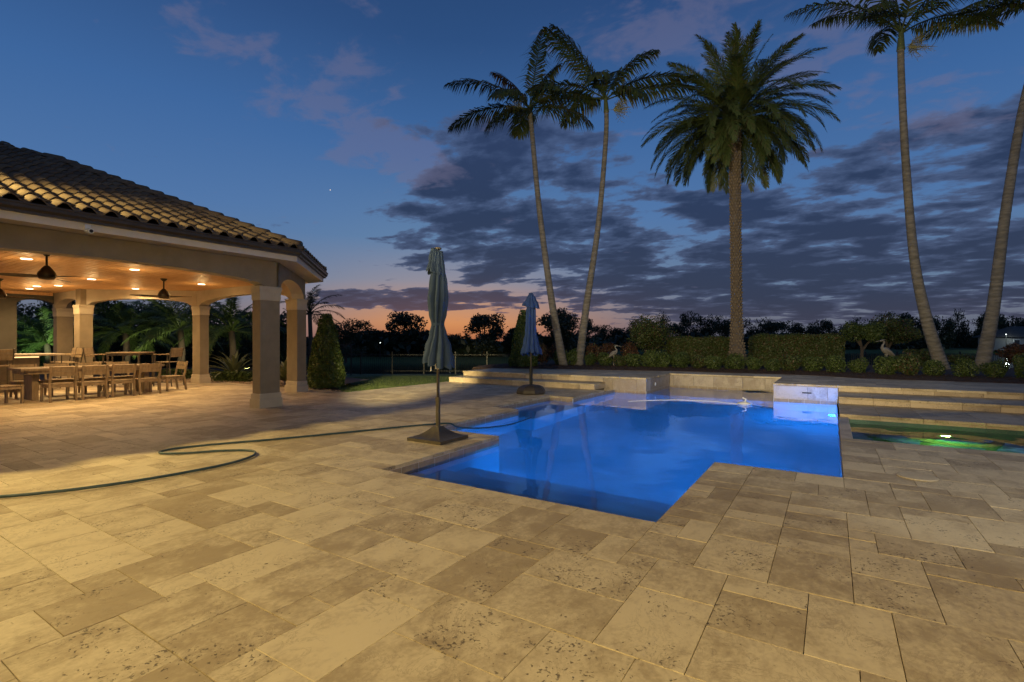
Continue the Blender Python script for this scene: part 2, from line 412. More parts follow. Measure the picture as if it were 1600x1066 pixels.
# ================================================================== layout constants
WL = -0.11                                   # pool water level
X_NICHE, X_L, X_P, X_F, X_R, X_S0, X_S1 = -6.10, -5.45, -4.15, -1.15, 0.10, 0.26, 4.4
Y_N, Y_P, Y_SP, Y_N0, Y_N1, Y_SPF, Y_STEP, Y_B, Y_REC = 3.90, 6.20, 8.72, 8.86, 11.45, 11.20, 13.50, 14.30, 16.80
X_RL, X_RR = -4.50, -1.25
Z_T = 0.34                                   # raised terrace
X_DECK0 = -11.2

# ------------------------------------------------------------------ the patio: warped 20 cm grid filled with travertine of several sizes
def warp(req, lo, hi, g=.215):
    req = sorted(req); lines = []
    x = req[0]; pre = []
    while x > lo: x -= g; pre.append(x)
    lines = pre[::-1] + [req[0]]
    for a, b_ in zip(req, req[1:]):
        k = max(1, round((b_ - a) / g)); lines += [a + (b_ - a) * i / k for i in range(1, k + 1)]
    x = req[-1]
    while x < hi: x += g; lines.append(x)
    return lines
GX = warp([X_DECK0, X_NICHE, X_L, X_P, X_F, X_R, X_S0, X_S1], -24.6, 9.0)
GY = warp([Y_N, Y_P, Y_SP, Y_N0, Y_SPF, Y_N1, Y_STEP], -2.3, Y_STEP)
def in_pool(x, y):
    if X_P < x < X_F and Y_N < y < Y_P: return True
    if X_L < x < X_R and Y_P < y < Y_B: return True
    if X_NICHE < x < X_L and Y_N0 < y < Y_N1: return True
    return False
def in_spa(x, y): return X_S0 < x < X_S1 and Y_SP < y < Y_SPF
def on_deck(x, y):
    if y > Y_STEP or y < -2.3 or x > 8.9: return False
    if in_pool(x, y) or in_spa(x, y): return False
    if x > X_R and y > Y_SPF: return False                     # right-hand steps
    if X_R < x < X_S0 and Y_SP < y < Y_SPF: return False       # wall between pool and spa
    if x > X_DECK0: return True
    # paved floor of the pavilion
    edge = 9.25 if x > -17.6 else 9.25 + (x + 17.6)
    if x < -11.2: edge = min(edge, 9.25 + max(0, (x + 12.2)) * .55)
    return y < edge and x > -24.5
nx, ny = len(GX) - 1, len(GY) - 1
okc = np.zeros((nx, ny), bool)
for i in range(nx):
    for j in range(ny): okc[i, j] = on_deck((GX[i] + GX[i + 1]) / 2, (GY[j] + GY[j + 1]) / 2)
used = ~okc; rects = []; last = {}
SZ = [(2, 3)] * 5 + [(3, 2)] * 5 + [(2, 2)] * 4 + [(1, 2)] + [(2, 1)] * 2 + [(1, 1)]
for j in range(ny):
    for i in range(nx):
        if used[i, j]: continue
        best = None
        for a, b_ in random.sample(SZ, 9) + [(1, 1)]:
            if i + a <= nx and j + b_ <= ny and not used[i:i + a, j:j + b_].any():
                # keep long straight joints from forming
                run = max(last.get((i + a, j), 0), last.get((-i, j), 0)) + b_
                sc_ = random.random() * 3 + 2.5 * max(0, run - 4) + (3.2 if a * b_ == 1 else 1.2 if a * b_ == 2 else 0)
                if best is None or sc_ < best[0]: best = (sc_, a, b_)
        a, b_ = best[1:]
        used[i:i + a, j:j + b_] = True; rects.append((GX[i], GX[i + a], GY[j], GY[j + b_]))
        last[i + a, j + b_] = last.get((i + a, j), 0) + b_; last[-i, j + b_] = last.get((-i, j), 0) + b_
def screen_area(q):
    x0, x1, y0, y1 = q
    ps = [proj(x, y, 0) for x, y in ((x0, y0), (x1, y0), (x1, y1), (x0, y1))]
    if any(p is None for p in ps): return 0
    cx = sum(p[0] for p in ps) / 4; cyy = sum(p[1] for p in ps) / 4
    if not (-40 < cx < 1640 and cyy < 1110): return 0
    return abs(sum(ps[k][0] * ps[(k + 1) % 4][1] - ps[(k + 1) % 4][0] * ps[k][1] for k in range(4)) / 2)
rects.sort(key=lambda q: -screen_area(q))
bed = MB()
for i in range(nx):                                            # mortar bed under the slabs, cell by cell so that the pools stay open
    j = 0
    while j < ny:
        if okc[i, j]:
            k = j
            while k < ny and okc[i, k]: k += 1
            bed.quad((GX[i], GY[j], -.009), (GX[i + 1], GY[j], -.009), (GX[i + 1], GY[k], -.009), (GX[i], GY[k], -.009)); j = k
        else: j += 1
patio = tag(bed.build('patio', M_GROUT), kind='structure')
tb = MB(); tb.bev(0, 1, 0, 1, -.04, 0, .003); TILE_ME = tb.mesh('tile'); TILE_ME.materials.append(M_TILE)
GAP = .0017
for q in rects[:300]:
    x0, x1, y0, y1 = q
    place('tile', TILE_ME, None, patio, (x0 + GAP, y0 + GAP, random.uniform(-.0012, .0012)), (random.uniform(-.0015, .0015), random.uniform(-.0015, .0015), 0), (x1 - x0 - 2 * GAP, y1 - y0 - 2 * GAP, 1))
rest = MB()
for x0, x1, y0, y1 in rects[300:]:
    dz_ = random.uniform(-.0012, .0012)
    rest.bev(x0 + GAP, x1 - GAP, y0 + GAP, y1 - GAP, -.04 + dz_, dz_, .0015)
tag(rest.build('far_tile', M_TILEJ, patio), kind='stuff')
sk = MB()
sk.lathe([(.17, 0), (.17, .008), (.15, .012)], 28)
tag(sk.build('skimmer_lid', M_CREAM, None, loc=(.74, 6.62, .003)), 'round stone-coloured skimmer lid set in the paving right of the pool', 'lid')

# ------------------------------------------------------------------ ground, lake, far bank
def shore(s_, d_):
    q = min(max((s_ / max(d_, 1) - .06) / .22, 0), 1); q = q * q * (3 - 2 * q); return 56 + 56 * q
def ground_z(s, d):
    z = -.05 - .50 * min(max((d - 14) / 14, 0), 1); f_ = shore(s, d)
    if d > 30: z = -.55 - 2.2 * min((d - 30) / 5, 1)
    if d > f_: z = -2.75 + 2.0 * min((d - f_) / 9, 1)
    if d > f_ + 9: z = -.75 + .9 * min((d - f_ - 9) / 60, 1)
    return z
ds = list(np.arange(-14, 40, 1.0)) + [44, 50, 54, 57, 60, 63, 66, 70, 75, 80, 85, 90, 95, 100, 104, 108, 112, 115, 118, 121, 124, 130, 140, 160, 184, 260, 400, 800, 1600, 3200]
ss = [-3200, -1500, -700, -350, -200, -120, -80] + list(np.arange(-60, 61, 1.0)) + [80, 120, 200, 350, 700, 1500, 3200]
gm = MB(); idx = {}
def gv(i, j):
    if (i, j) not in idx:
        s_, d_ = ss[i], ds[j]
        x = d_ * FW[0] + s_ * RT[0]; y = d_ * FW[1] + s_ * RT[1]
        idx[i, j] = len(gm.v); gm.v.append((x, y, ground_z(s_, d_)))
    return idx[i, j]
for i in range(len(ss) - 1):
    for j in range(len(ds) - 1):
        s_ = (ss[i] + ss[i + 1]) / 2; d_ = (ds[j] + ds[j + 1]) / 2
        x = d_ * FW[0] + s_ * RT[0]; y = d_ * FW[1] + s_ * RT[1]
        if -10.2 < x < 7.9 and -4 < y < 17.0: continue
        if -24 < x < -9.5 and -2 < y < 8: continue
        gm.f.append((gv(i, j), gv(i + 1, j), gv(i + 1, j + 1), gv(i, j + 1)))
lawn = tag(gm.build('lawn', M_LAWN, None, True), kind='structure')
lk = MB()
def sd(s_, d_, z): return (d_ * FW[0] + s_ * RT[0], d_ * FW[1] + s_ * RT[1], z)
lk.quad(sd(-900, 31, -1.35), sd(900, 31, -1.35), sd(900, 122, -1.35), sd(-900, 122, -1.35))
tag(lk.build('lake', M_LAKE), kind='structure')
# grass blades on the near lawn, left of the terrace
gb = MB(); k = 0
while k < 26000:
    x = random.uniform(-21, -11.25); y = random.uniform(9.4, 26)
    d_ = x * FW[0] + y * FW[1]; p = proj(x, y, 0)
    if p is None or not (500 < p[0] < 880) or d_ > 28 or (x > -11.3 and y < 17) or y < 9.4 + max(0, -12.4 - x) * .9: 
        continue
    if random.random() > (15 / d_) ** 2: continue
    z = ground_z(0, d_); a = random.uniform(0, PI); hh = random.uniform(.025, .06); ww = .008
    gb.add([(x - ww * math.cos(a), y - ww * math.sin(a), z - .01), (x + ww * math.cos(a), y + ww * math.sin(a), z - .01), (x + random.uniform(-.03, .03), y + random.uniform(-.03, .03), z + hh)], [(0, 1, 2)]); k += 1
tag(gb.build('lawn_grass', F_GRASS), 'short green grass of the lawn left of the terrace steps', 'grass', kind='stuff')

# ------------------------------------------------------------------ swimming pool
pool = thing('swimming_pool', 'large angular swimming pool glowing bright blue from underwater lamps', 'pool', (0, 0, 0))
outline = [(X_P, Y_N), (X_F, Y_N), (X_F, Y_P), (X_R, Y_P), (X_R, Y_B), (X_RR, Y_B), (X_RR, Y_REC), (X_RL, Y_REC), (X_RL, Y_B), (X_L, Y_B),
           (X_L, Y_N1), (X_NICHE, Y_N1), (X_NICHE, Y_N0), (X_L, Y_N0), (X_L, Y_P), (X_P, Y_P)]
ZB = -1.65
wl = MB(); band = MB()
for (ax, ay), (bx_, by_) in zip(outline, outline[1:] + outline[:1]):
    t = Vector((bx_ - ax, by_ - ay, 0)).normalized(); nrm = Vector((-t.y, t.x, 0))      # inward (outline runs counter-clockwise)
    wl.quad((ax, ay, ZB), (bx_, by_, ZB), (bx_, by_, -.04), (ax, ay, -.04))
    o_ = nrm * .006; e0 = Vector((ax, ay, 0)) + t * .006; e1 = Vector((bx_, by_, 0)) - t * .006
    kk = max(1, round((e1 - e0).length / .305))
    for i in range(kk):
        a_ = e0.lerp(e1, i / kk) + t * .002 + o_; b_ = e0.lerp(e1, (i + 1) / kk) - t * .002 + o_
        band.quad((a_.x, a_.y, -.27), (b_.x, b_.y, -.27), (b_.x, b_.y, -.041), (a_.x, a_.y, -.041))
wl.build('wall', M_PLASTER, pool)
tag(band.build('waterline_tile', M_BAND, pool), kind='stuff')
fl_ = MB(); fl_.quad((X_NICHE - .2, Y_N - .2, ZB), (X_R + .2, Y_N - .2, ZB), (X_R + .2, Y_REC + .2, ZB), (X_NICHE - .2, Y_REC + .2, ZB))
fl_.build('floor', M_PLASTER, pool)
for k in range(3):                                              # entry steps along the near edge
    s_ = MB(); s_.bev(X_P + .002, X_F - .002, Y_N + .002, Y_N + .52 * (k + 1), ZB, -.22 - .30 * k, .02)
    s_.build('entry_step', M_PLASTER, pool)
s_ = MB(); s_.bev(X_NICHE + .002, X_L + .35, Y_N0 + .002, Y_N1 - .002, ZB, -.50, .02); s_.build('bench', M_PLASTER, pool)
s_ = MB(); s_.bev(X_RL + .002, X_RR - .002, Y_B + .3, Y_REC - .002, ZB, -.55, .02); s_.build('sun_shelf', M_PLASTER, pool)
wt = MB()
for (x0, x1, y0, y1) in ((X_P, X_F, Y_N, Y_P), (X_L, X_R, Y_P, Y_B), (X_NICHE, X_L, Y_N0, Y_N1), (X_RL, X_RR, Y_B, Y_REC)):
    wt.quad((x0, y0, WL), (x1, y0, WL), (x1, y1, WL), (x0, y1, WL))
tag(wt.build('pool_water', M_WATER, None, True), kind='structure')
BLUE = (.0, .225, 1.0)
for i, (yy, tx, ty, pw) in enumerate(((6.45, -5, 6.9, 800), (13.02, -5, 13.9, 190))):
    L = MB(); L.lathe([(.10, 0), (.10, .03), (.07, .045)], 18, Matrix.Translation((X_R - .002, yy, -.86)) @ Matrix.Rotation(-PI / 2, 4, 'Y'))
    o = L.build('light_housing', M_WHITE, pool)
    L = MB(); L.lathe([(.062, 0), (.062, .006)], 18, Matrix.Translation((X_R - .05, yy, -.86)) @ Matrix.Rotation(-PI / 2, 4, 'Y'))
    L.build('light_lens', E_BLUE, o)
    if i == 0: lamp('pool_lamp', 'SPOT', (X_R - .10, yy, -.86), pw, BLUE, (tx, ty, -.80), spot_size=R(156), spot_blend=.8, shadow_soft_size=.06)
    else: lamp('pool_lamp', 'POINT', (X_R - .10, yy, -.86), pw, BLUE, shadow_soft_size=.06)

# ------------------------------------------------------------------ spa
spa = thing('spa', 'sunken spa with glowing green water below the right-hand steps', 'spa', (0, 0, 0))
sw = MB()
SO = [(X_S0, Y_SP), (X_S1, Y_SP), (X_S1, Y_SPF), (X_S0, Y_SPF)]
for (ax, ay), (bx_, by_) in zip(SO, SO[1:] + SO[:1]): sw.quad((ax, ay, -1.0), (bx_, by_, -1.0), (bx_, by_, -.04), (ax, ay, -.04))
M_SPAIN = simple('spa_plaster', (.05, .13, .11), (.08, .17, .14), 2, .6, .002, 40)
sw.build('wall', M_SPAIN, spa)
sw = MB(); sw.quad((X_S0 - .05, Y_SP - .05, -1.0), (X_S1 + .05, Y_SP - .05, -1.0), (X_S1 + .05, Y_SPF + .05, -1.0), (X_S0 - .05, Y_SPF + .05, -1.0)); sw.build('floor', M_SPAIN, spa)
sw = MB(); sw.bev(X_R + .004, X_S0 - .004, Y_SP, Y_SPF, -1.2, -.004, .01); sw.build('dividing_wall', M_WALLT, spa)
sw = MB(); sw.quad((X_S0, Y_SP, WL), (X_S1, Y_SP, WL), (X_S1, Y_SPF, WL), (X_S0, Y_SPF, WL)); tag(sw.build('spa_water', M_SPAW, None, True), kind='structure')
SPL = (1.62, Y_SPF - .004, -.72)
RX = Matrix.Translation(SPL) @ Matrix.Rotation(PI / 2, 4, 'X')
sw = MB(); sw.lathe([(.15, 0), (.15, .03), (.12, .04)], 20, RX); lo = sw.build('light_housing', M_WHITE, spa)
sw = MB(); sw.lathe([(.06, .041), (.06, .047)], 18, RX); sw.build('light_lens', E_SPA, lo)
lamp('spa_lamp', 'SPOT', (SPL[0], SPL[1] - .07, SPL[2]), 50, (.30, 1.0, .10), (SPL[0], SPL[1] - 2, SPL[2] - .5), spot_size=R(150), spot_blend=.6, shadow_soft_size=.06)

# ------------------------------------------------------------------ raised terrace, its pool walls and the steps
def tiled(parent, name, M, u0, u1, v0, v1, mt, size=(.61, .41), th=.02, stuff=True, seed=0):
    """Courses of slabs laid on a plane; M maps (u, v, out) to the world."""
    rr_ = random.Random(seed); mb = MB(); v = v0
    while v < v1 - .01:
        vv = min(v + size[1], v1)
        if v1 - vv < .08: vv = v1
        u = u0 - rr_.random() * size[0] * .6
        while u < u1:
            uu = u + size[0] * rr_.choice((.67, 1, 1, 1.34)); a, b_ = max(u, u0), min(uu, u1)
            if b_ - a > .02 and not stuff: q = MB(); q.bev(a + .002, b_ - .002, v + .002, vv - .002, -.03, th + rr_.uniform(-.0008, .0008), .004, M); q.build(name, mt, parent)
            elif b_ - a > .02: mb.bev(a + .002, b_ - .002, v + .002, vv - .002, -.03, th + rr_.uniform(-.0008, .0008), .004, M)
            u = uu
        v = vv
    if stuff: tag(mb.build(name, mt, parent), kind='stuff')
def plane_front(y, x=0): return Matrix(((1, 0, 0, 0), (0, 0, -1, y), (0, 1, 0, 0), (0, 0, 0, 1)))        # faces -Y: u = x, v = z
def plane_right(x): return Matrix(((0, 0, 1, x), (1, 0, 0, 0), (0, 1, 0, 0), (0, 0, 0, 1)))              # faces +X: u = y, v = z
def plane_left(x): return Matrix(((0, 0, -1, x), (-1, 0, 0, 0), (0, 1, 0, 0), (0, 0, 0, 1)))             # faces -X: u = -y
def plane_top(z): return Matrix(((1, 0, 0, 0), (0, 1, 0, 0), (0, 0, 1, z), (0, 0, 0, 1)))
core = MB()
core.box(-11.1, X_RL - .03, Y_B + .2, 18.4, -.6, Z_T - .035)
core.box(-11.1, X_L - .35, Y_B + .03, Y_B + .2, -.6, Z_T - .035)
core.box(X_L - .35, X_RL - .03, Y_B + .03, Y_B + .2, -.6, Z_T - .035)
core.box(X_RL - .03, X_RR + .03, Y_REC + .03, 18.4, -.6, Z_T - .035)
core.box(X_RR + .03, 8.9, Y_B + .03, 18.4, -.6, Z_T - .035)
terrace = tag(core.build('raised_terrace', M_GROUT), kind='structure')
OV = .02
tiled(terrace, 'paving', plane_top(Z_T - .02), -11.12, X_RL + OV - .02, Y_B - OV, 18.3, M_TILEJ, seed=1)
tiled(terrace, 'paving', plane_top(Z_T - .02), X_RL, X_RR, Y_REC - OV, 18.3, M_TILEJ, seed=2)
tiled(terrace, 'paving', plane_top(Z_T - .02), X_RR + .0, 8.9, Y_B - OV, 18.3, M_TILEJ, seed=3)
zt = Z_T - .055
tiled(terrace, 'wall_slab', plane_front(Y_B + .03), X_L - .36, X_RL - .001, -.1, zt, M_WALLT, (.55, .5), .025, False, 4)
tiled(terrace, 'wall_slab', plane_right(X_RL - .03), Y_B + .032, Y_REC, -.1, zt, M_WALLT, (.6, .5), .025, False, 5)
tiled(terrace, 'wall_slab', plane_front(Y_REC + .03), X_RL + .002, X_RR - .002, -.1, zt, M_WALLT, (.62, .5), .025, False, 6)
tiled(terrace, 'wall_slab', plane_left(X_RR + .03), -Y_REC, -Y_B - .032, -.1, zt, M_WALLT, (.6, .5), .025, False, 7)
tiled(terrace, 'wall_slab', plane_front(Y_B + .03), X_RR + .001, X_R + .02, -.1, zt, M_WALLT, (.62, .5), .025, False, 8)
s_ = MB(); s_.box(-.62, -.42, Y_B - .004, Y_B + .02, .115, .145); s_.build('scupper_slot', M_BLACK, terrace)
s_ = MB(); s_.lathe([(.05, 0), (.05, .012), (.03, .02)], 14, Matrix.Translation((X_RL - .004, 15.2, .10)) @ Matrix.Rotation(PI / 2, 4, 'Y')); s_.build('return_jet', M_WHITE, terrace)

def steps(name, label, x0, x1, defs, ylast):
    t = thing(name, label, 'steps', (x0, defs[0][0], 0))
    off = Matrix.Translation((-x0, -defs[0][0], 0))
    for k, (y, zb, ztop) in enumerate(defs):
        yn = defs[k + 1][0] if k + 1 < len(defs) else ylast
        c_ = MB(); c_.box(x0 + .03, x1 - .03, y + .03, yn + .05, min(zb, 0) - .3, ztop - .045, off); core_ = c_.build('step', M_GROUT, t)
        rr_ = random.Random(k * 31 + int(x1)); u = x0
        while u < x1 - .01:
            uu = min(u + rr_.choice((.55, .61, .61, .8)), x1)
            q = MB(); q.bev(u + .002, uu - .002, zb + .002, ztop - .047, -.025, .004, .003, off @ plane_front(y + .004)); q.build('riser_slab', M_WALLS, core_)
            v = MB(); v.bev(u + .002, uu - .002, y - .02, min(y + .42, yn), ztop - .045, ztop, .008, off); v.build('tread_slab', M_TILE, core_)
            if yn - y > .45:
                v = MB(); v.bev(u + .002, uu - .002, y + .424, yn + .02, ztop - .045, ztop - .001, .004, off); v.build('tread_slab', M_TILE, core_)
            u = uu
        e = MB(); e.bev(y + .006, yn, zb + .002, ztop - .047, -.025, .02, .003, off @ plane_right(x1 - .02)); e.build('end_slab', M_WALLS, core_)
    return t
M_WALLS = travertine('travertine_riser', True, (.58, .47, .33), (.40, .31, .21), .8)
steps('stone_steps', 'two long shallow travertine steps left of the pool behind the blue umbrella', -11.1, X_L - .30, [(Y_STEP, 0.0, .17)], Y_B)
steps('stone_steps', 'three wide travertine steps rising behind the green spa', X_R + .02, 8.9, [(Y_SPF, -.16, .05), (12.98, .05, .20)], Y_B)
# top risers belong to the terrace edge
for (x0, x1, zb) in ((-11.1, X_L - .37, .17), (X_R + .03, 8.9, .20)):
    u = x0; rr_ = random.Random(5)
    while u < x1 - .01:
        uu = min(u + rr_.choice((.55, .61, .61, .8)), x1)
        q = MB(); q.bev(u + .002, uu - .002, zb + .002, Z_T - .05, -.025, .004, .003, plane_front(Y_B + .006)); q.build('riser_slab', M_WALLS, terrace); u = uu

# ------------------------------------------------------------------ planting bed
front = [(-12.2, 16.1), (-10.8, 16.2), (-9, 16.9), (-7, 17.4), (-4.8, 18.0), (-1.2, 18.1), (-.2, 17.9), (.6, 17.35), (9.5, 17.1)]
def bed_front(x):
    for (a, ya), (b_, yb) in zip(front, front[1:]):
        if x <= b_: return ya + (yb - ya) * max(0, (x - a) / (b_ - a))
    return front[-1][1]
mb_ = MB(); NX, NY = 160, 40; ids = {}
for i in range(NX + 1):
    x = -12.2 + 21.7 * i / NX; y0 = bed_front(x)
    for j in range(NY + 1):
        y = y0 + (25.5 - y0) * (j / NY) ** 1.3
        z = .345 + .07 * min((y - y0) / .6, 1) + random.uniform(-.012, .012)
        if j == 0: z = .30
        if j == NY or i in (0, NX): z = -.4
        mb_.v.append((x, y, z))
for i in range(NX):
    for j in range(NY): a = i * (NY + 1) + j; mb_.f.append((a, a + NY + 1, a + NY + 2, a + 1))
tag(mb_.build('mulch_bed', M_MULCH), kind='structure')
ch = MB()
for k in range(5200):
    x = random.uniform(-11.5, 7.5); y = bed_front(x) + random.uniform(.03, 1.9) ; a = random.uniform(0, PI); l = random.uniform(.02, .055); w_ = l * .3
    z = .345 + .07 * min((y - bed_front(x)) / .6, 1) + random.uniform(0, .02); ca, sa = math.cos(a), math.sin(a)
    ch.add([(x - l * ca, y - l * sa, z), (x + w_ * sa, y - w_ * ca, z + .01), (x + l * ca, y + l * sa, z + random.uniform(-.01, .02)), (x - w_ * sa, y + w_ * ca, z + .005)], [(0, 1, 2, 3)])
tag(ch.build('mulch_chips', M_MULCH), 'loose dark red-brown mulch chips along the planting bed', 'mulch', kind='stuff')

# ------------------------------------------------------------------ leaf clouds
def leaf_mesh(name, pts, nrm, size, mt, jitter=.8, aspect=.55):
    n_ = len(pts)
    q = nrm + RNG.normal(0, jitter, (n_, 3)); q /= np.linalg.norm(q, axis=1)[:, None]
    r_ = RNG.normal(0, 1, (n_, 3)); t_ = np.cross(q, r_); t_ /= np.linalg.norm(t_, axis=1)[:, None]; b_ = np.cross(q, t_)
    s_ = (size * RNG.uniform(.6, 1.35, n_))[:, None]
    a = pts - t_ * s_; c = pts + t_ * s_; b1 = pts + b_ * s_ * aspect + q * s_ * .15; d1 = pts - b_ * s_ * aspect + q * s_ * .15
    V = np.stack([a, b1, c, d1], 1).reshape(-1, 3)
    me = bpy.data.meshes.new(name); me.vertices.add(n_ * 4); me.vertices.foreach_set('co', V.ravel().astype(np.float32))
    me.loops.add(n_ * 4); me.loops.foreach_set('vertex_index', np.arange(n_ * 4, dtype=np.int32))
    me.polygons.add(n_); me.polygons.foreach_set('loop_start', np.arange(0, n_ * 4, 4, dtype=np.int32)); me.polygons.foreach_set('loop_total', np.full(n_, 4, np.int32))
    me.update(calc_edges=True); me.validate(); me.materials.append(mt); return me
def ball_pts(n_, c, rad, inner=.55, lump=.18, seed=0):
    rg = np.random.default_rng(seed); v = rg.normal(0, 1, (n_, 3)); v /= np.linalg.norm(v, axis=1)[:, None]
    k = rg.normal(0, 1, (9, 3)); k /= np.linalg.norm(k, axis=1)[:, None]; ph = rg.uniform(0, 6, 9)
    bumpy = sum(np.sin(4.0 * v @ k[i] + ph[i]) for i in range(9)) / 4.0
    rr_ = (inner + (1 - inner) * rg.random(n_) ** .5) * (1 + lump * bumpy)
    return np.array(c) + v * rr_[:, None] * np.array(rad), v

# ---- conical topiaries
def cone_topiary(label, loc, h, r, seed):
    t = thing('cone_topiary', label, 'topiary', loc, 0, 'clipped cone topiaries')
    rg = np.random.default_rng(seed); n_ = 10500
    u = rg.random(n_); zz = h * (.03 + .97 * (1 - np.sqrt(1 - u * .995))); th = rg.uniform(0, 2 * PI, n_)
    prof = r * np.clip((1 - zz / h), 0, 1) ** .62 * np.where(zz < .25 * h, .90 + .4 * zz / h, 1.0)
    lump = 1 + .06 * np.sin(5 * th + 9 * zz) + .06 * np.sin(3 * th - 6 * zz + seed) + .05 * np.sin(11 * th + 17 * zz)
    rad = prof * lump * (.80 + .20 * rg.random(n_) ** .4) + .015
    P = np.stack([rad * np.cos(th), rad * np.sin(th), zz], 1); N = np.stack([np.cos(th), np.sin(th), np.full(n_, .35)], 1)
    place('foliage', leaf_mesh('foliage', P, N, .042, F_CONE, 1.0), None, t)
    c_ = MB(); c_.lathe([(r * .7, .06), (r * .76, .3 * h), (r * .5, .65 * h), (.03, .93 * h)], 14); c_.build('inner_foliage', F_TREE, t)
    s_ = MB(); s_.tube([(0, 0, -.05), (0, 0, .4)], .05); s_.build('stem', M_BARK, t)
cone_topiary('tall clipped green cone topiary beside the pavilion at the lawn edge', (-12.85, 9.86, -.03), 2.42, .56, 3)
cone_topiary('dark clipped cone topiary right behind the blue umbrella', (-10.35, 17.25, .36), 2.45, .60, 4)

# ---- clipped hedges
def hedge(label, p0, p1, wd, h, seed, mt=F_HEDGE):
    (x0, y0), (x1, y1) = p0, p1; L = math.hypot(x1 - x0, y1 - y0)
    t = thing('hedge', label, 'hedge', (x0, y0, .38), math.atan2(y1 - y0, x1 - x0), 'clipped hedges in the planting bed')
    rg = np.random.default_rng(seed); n_ = int(7800 * L * (h + wd) / 1.9)
    face = rg.random(n_); P = np.zeros((n_, 3)); N = np.zeros((n_, 3))
    u = rg.random(n_) * L; dep = rg.random(n_) ** 2 * .14
    fr = face < .5; bk = (face >= .5) & (face < .58); tp = (face >= .58) & (face < .90); en = face >= .90
    zz = rg.random(n_) * h; vv = rg.uniform(-wd / 2, wd / 2, n_)
    P[:, 0] = u; P[:, 1] = vv; P[:, 2] = zz
    P[fr, 1] = -wd / 2 + dep[fr]; N[fr] = (0, -1, .2); P[bk, 1] = wd / 2 - dep[bk]; N[bk] = (0, 1, .2)
    P[tp, 2] = h - dep[tp] + .03 * np.sin(u[tp] * 5 + seed) + .025 * rg.normal(0, 1, tp.sum()); N[tp] = (0, 0, 1)
    side = rg.random(n_) < .5
    P[en & side, 0] = dep[en & side]; N[en & side] = (-1, 0, .2); P[en & ~side, 0] = L - dep[en & ~side]; N[en & ~side] = (1, 0, .2)
    # rounded shoulders and a shaggy face
    e = np.minimum(P[:, 0], L - P[:, 0]); P[:, 2] -= .12 * np.clip(1 - e / .3, 0, 1) ** 2 * (P[:, 2] / h)
    P[:, 1] += .035 * np.sin(P[:, 0] * 4.1 + P[:, 2] * 3) + rg.normal(0, .02, n_)
    place('foliage', leaf_mesh('foliage', P, N, .034, mt), None, t)
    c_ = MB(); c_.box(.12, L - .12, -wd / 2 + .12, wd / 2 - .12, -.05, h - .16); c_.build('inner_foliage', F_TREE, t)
h1a, h1b = ground(1046, 21.4), ground(1149, 21.4)
hedge('lower clipped hedge left of the stout date palm', h1a, h1b, .9, height(528, 21.4) - .38, 11)
h2a, h2b = ground(1174, 20.6), ground(1313, 19.9)
hedge('taller clipped hedge right of the stout date palm', h2a, h2b, .9, height(524, 20.2) - .38, 12)

# ---- small boxwood balls along the front of the bed
protos = []
for s_ in range(5):
    P, N = ball_pts(1500, (0, 0, .27), (.30, .30, .29), .5, .22, 20 + s_)
    P[:, 2] = np.maximum(P[:, 2], .01); protos.append(leaf_mesh('foliage', P, N, .030, F_BOX if s_ < 4 else F_HEDGE))
stem_me = MB().tube([(0, 0, -.05), (.01, 0, .2), (0, .01, .4)], [.02, .018, .01], 6).mesh('stem'); stem_me.materials.append(M_BARK)
bx = [-9.5 + .60 * i for i in range(27)]
for i, x in enumerate(bx):
    y = 19.05 + random.uniform(-.22, .22) + .35 * (x > 0.5) * 0 - (.5 if x > 1 else 0)
    t = thing('boxwood_shrub', f'small rounded green shrub at the mulch edge, {ORD[i]} from the left in its row', 'shrub', (x + random.uniform(-.1, .1), y, .38), random.uniform(0, 6), 'small shrubs along the mulch bed')
    sc_ = random.uniform(.78, 1.12); t.scale = (sc_, sc_, sc_ * random.uniform(.9, 1.2))
    place('foliage', protos[i % 5], None, t); place('stem', stem_me, None, t)

# ---- copper leafed shrubs behind the two slender palms
reds = []
for s_ in range(3):
    P, N = ball_pts(1300, (0, 0, .42), (.42, .36, .38), .45, .3, 60 + s_); reds.append(leaf_mesh('foliage', P, N, .045, F_RED, .8, .35))
for i, (px, d_) in enumerate(((845, 21.5), (872, 21.8), (925, 21.3), (948, 21.6), (984, 21.4))):
    x, y = ground(px, d_)
    t = thing('copper_shrub', f'copper-red leafy shrub behind the green shrub row, {ORD[i]} from the left', 'shrub', (x, y, .38), i * 1.3, 'copper shrubs')
    t.scale = (1.05, 1.0, 1.15); place('foliage', reds[i % 3], None, t); place('stem', stem_me, None, t)

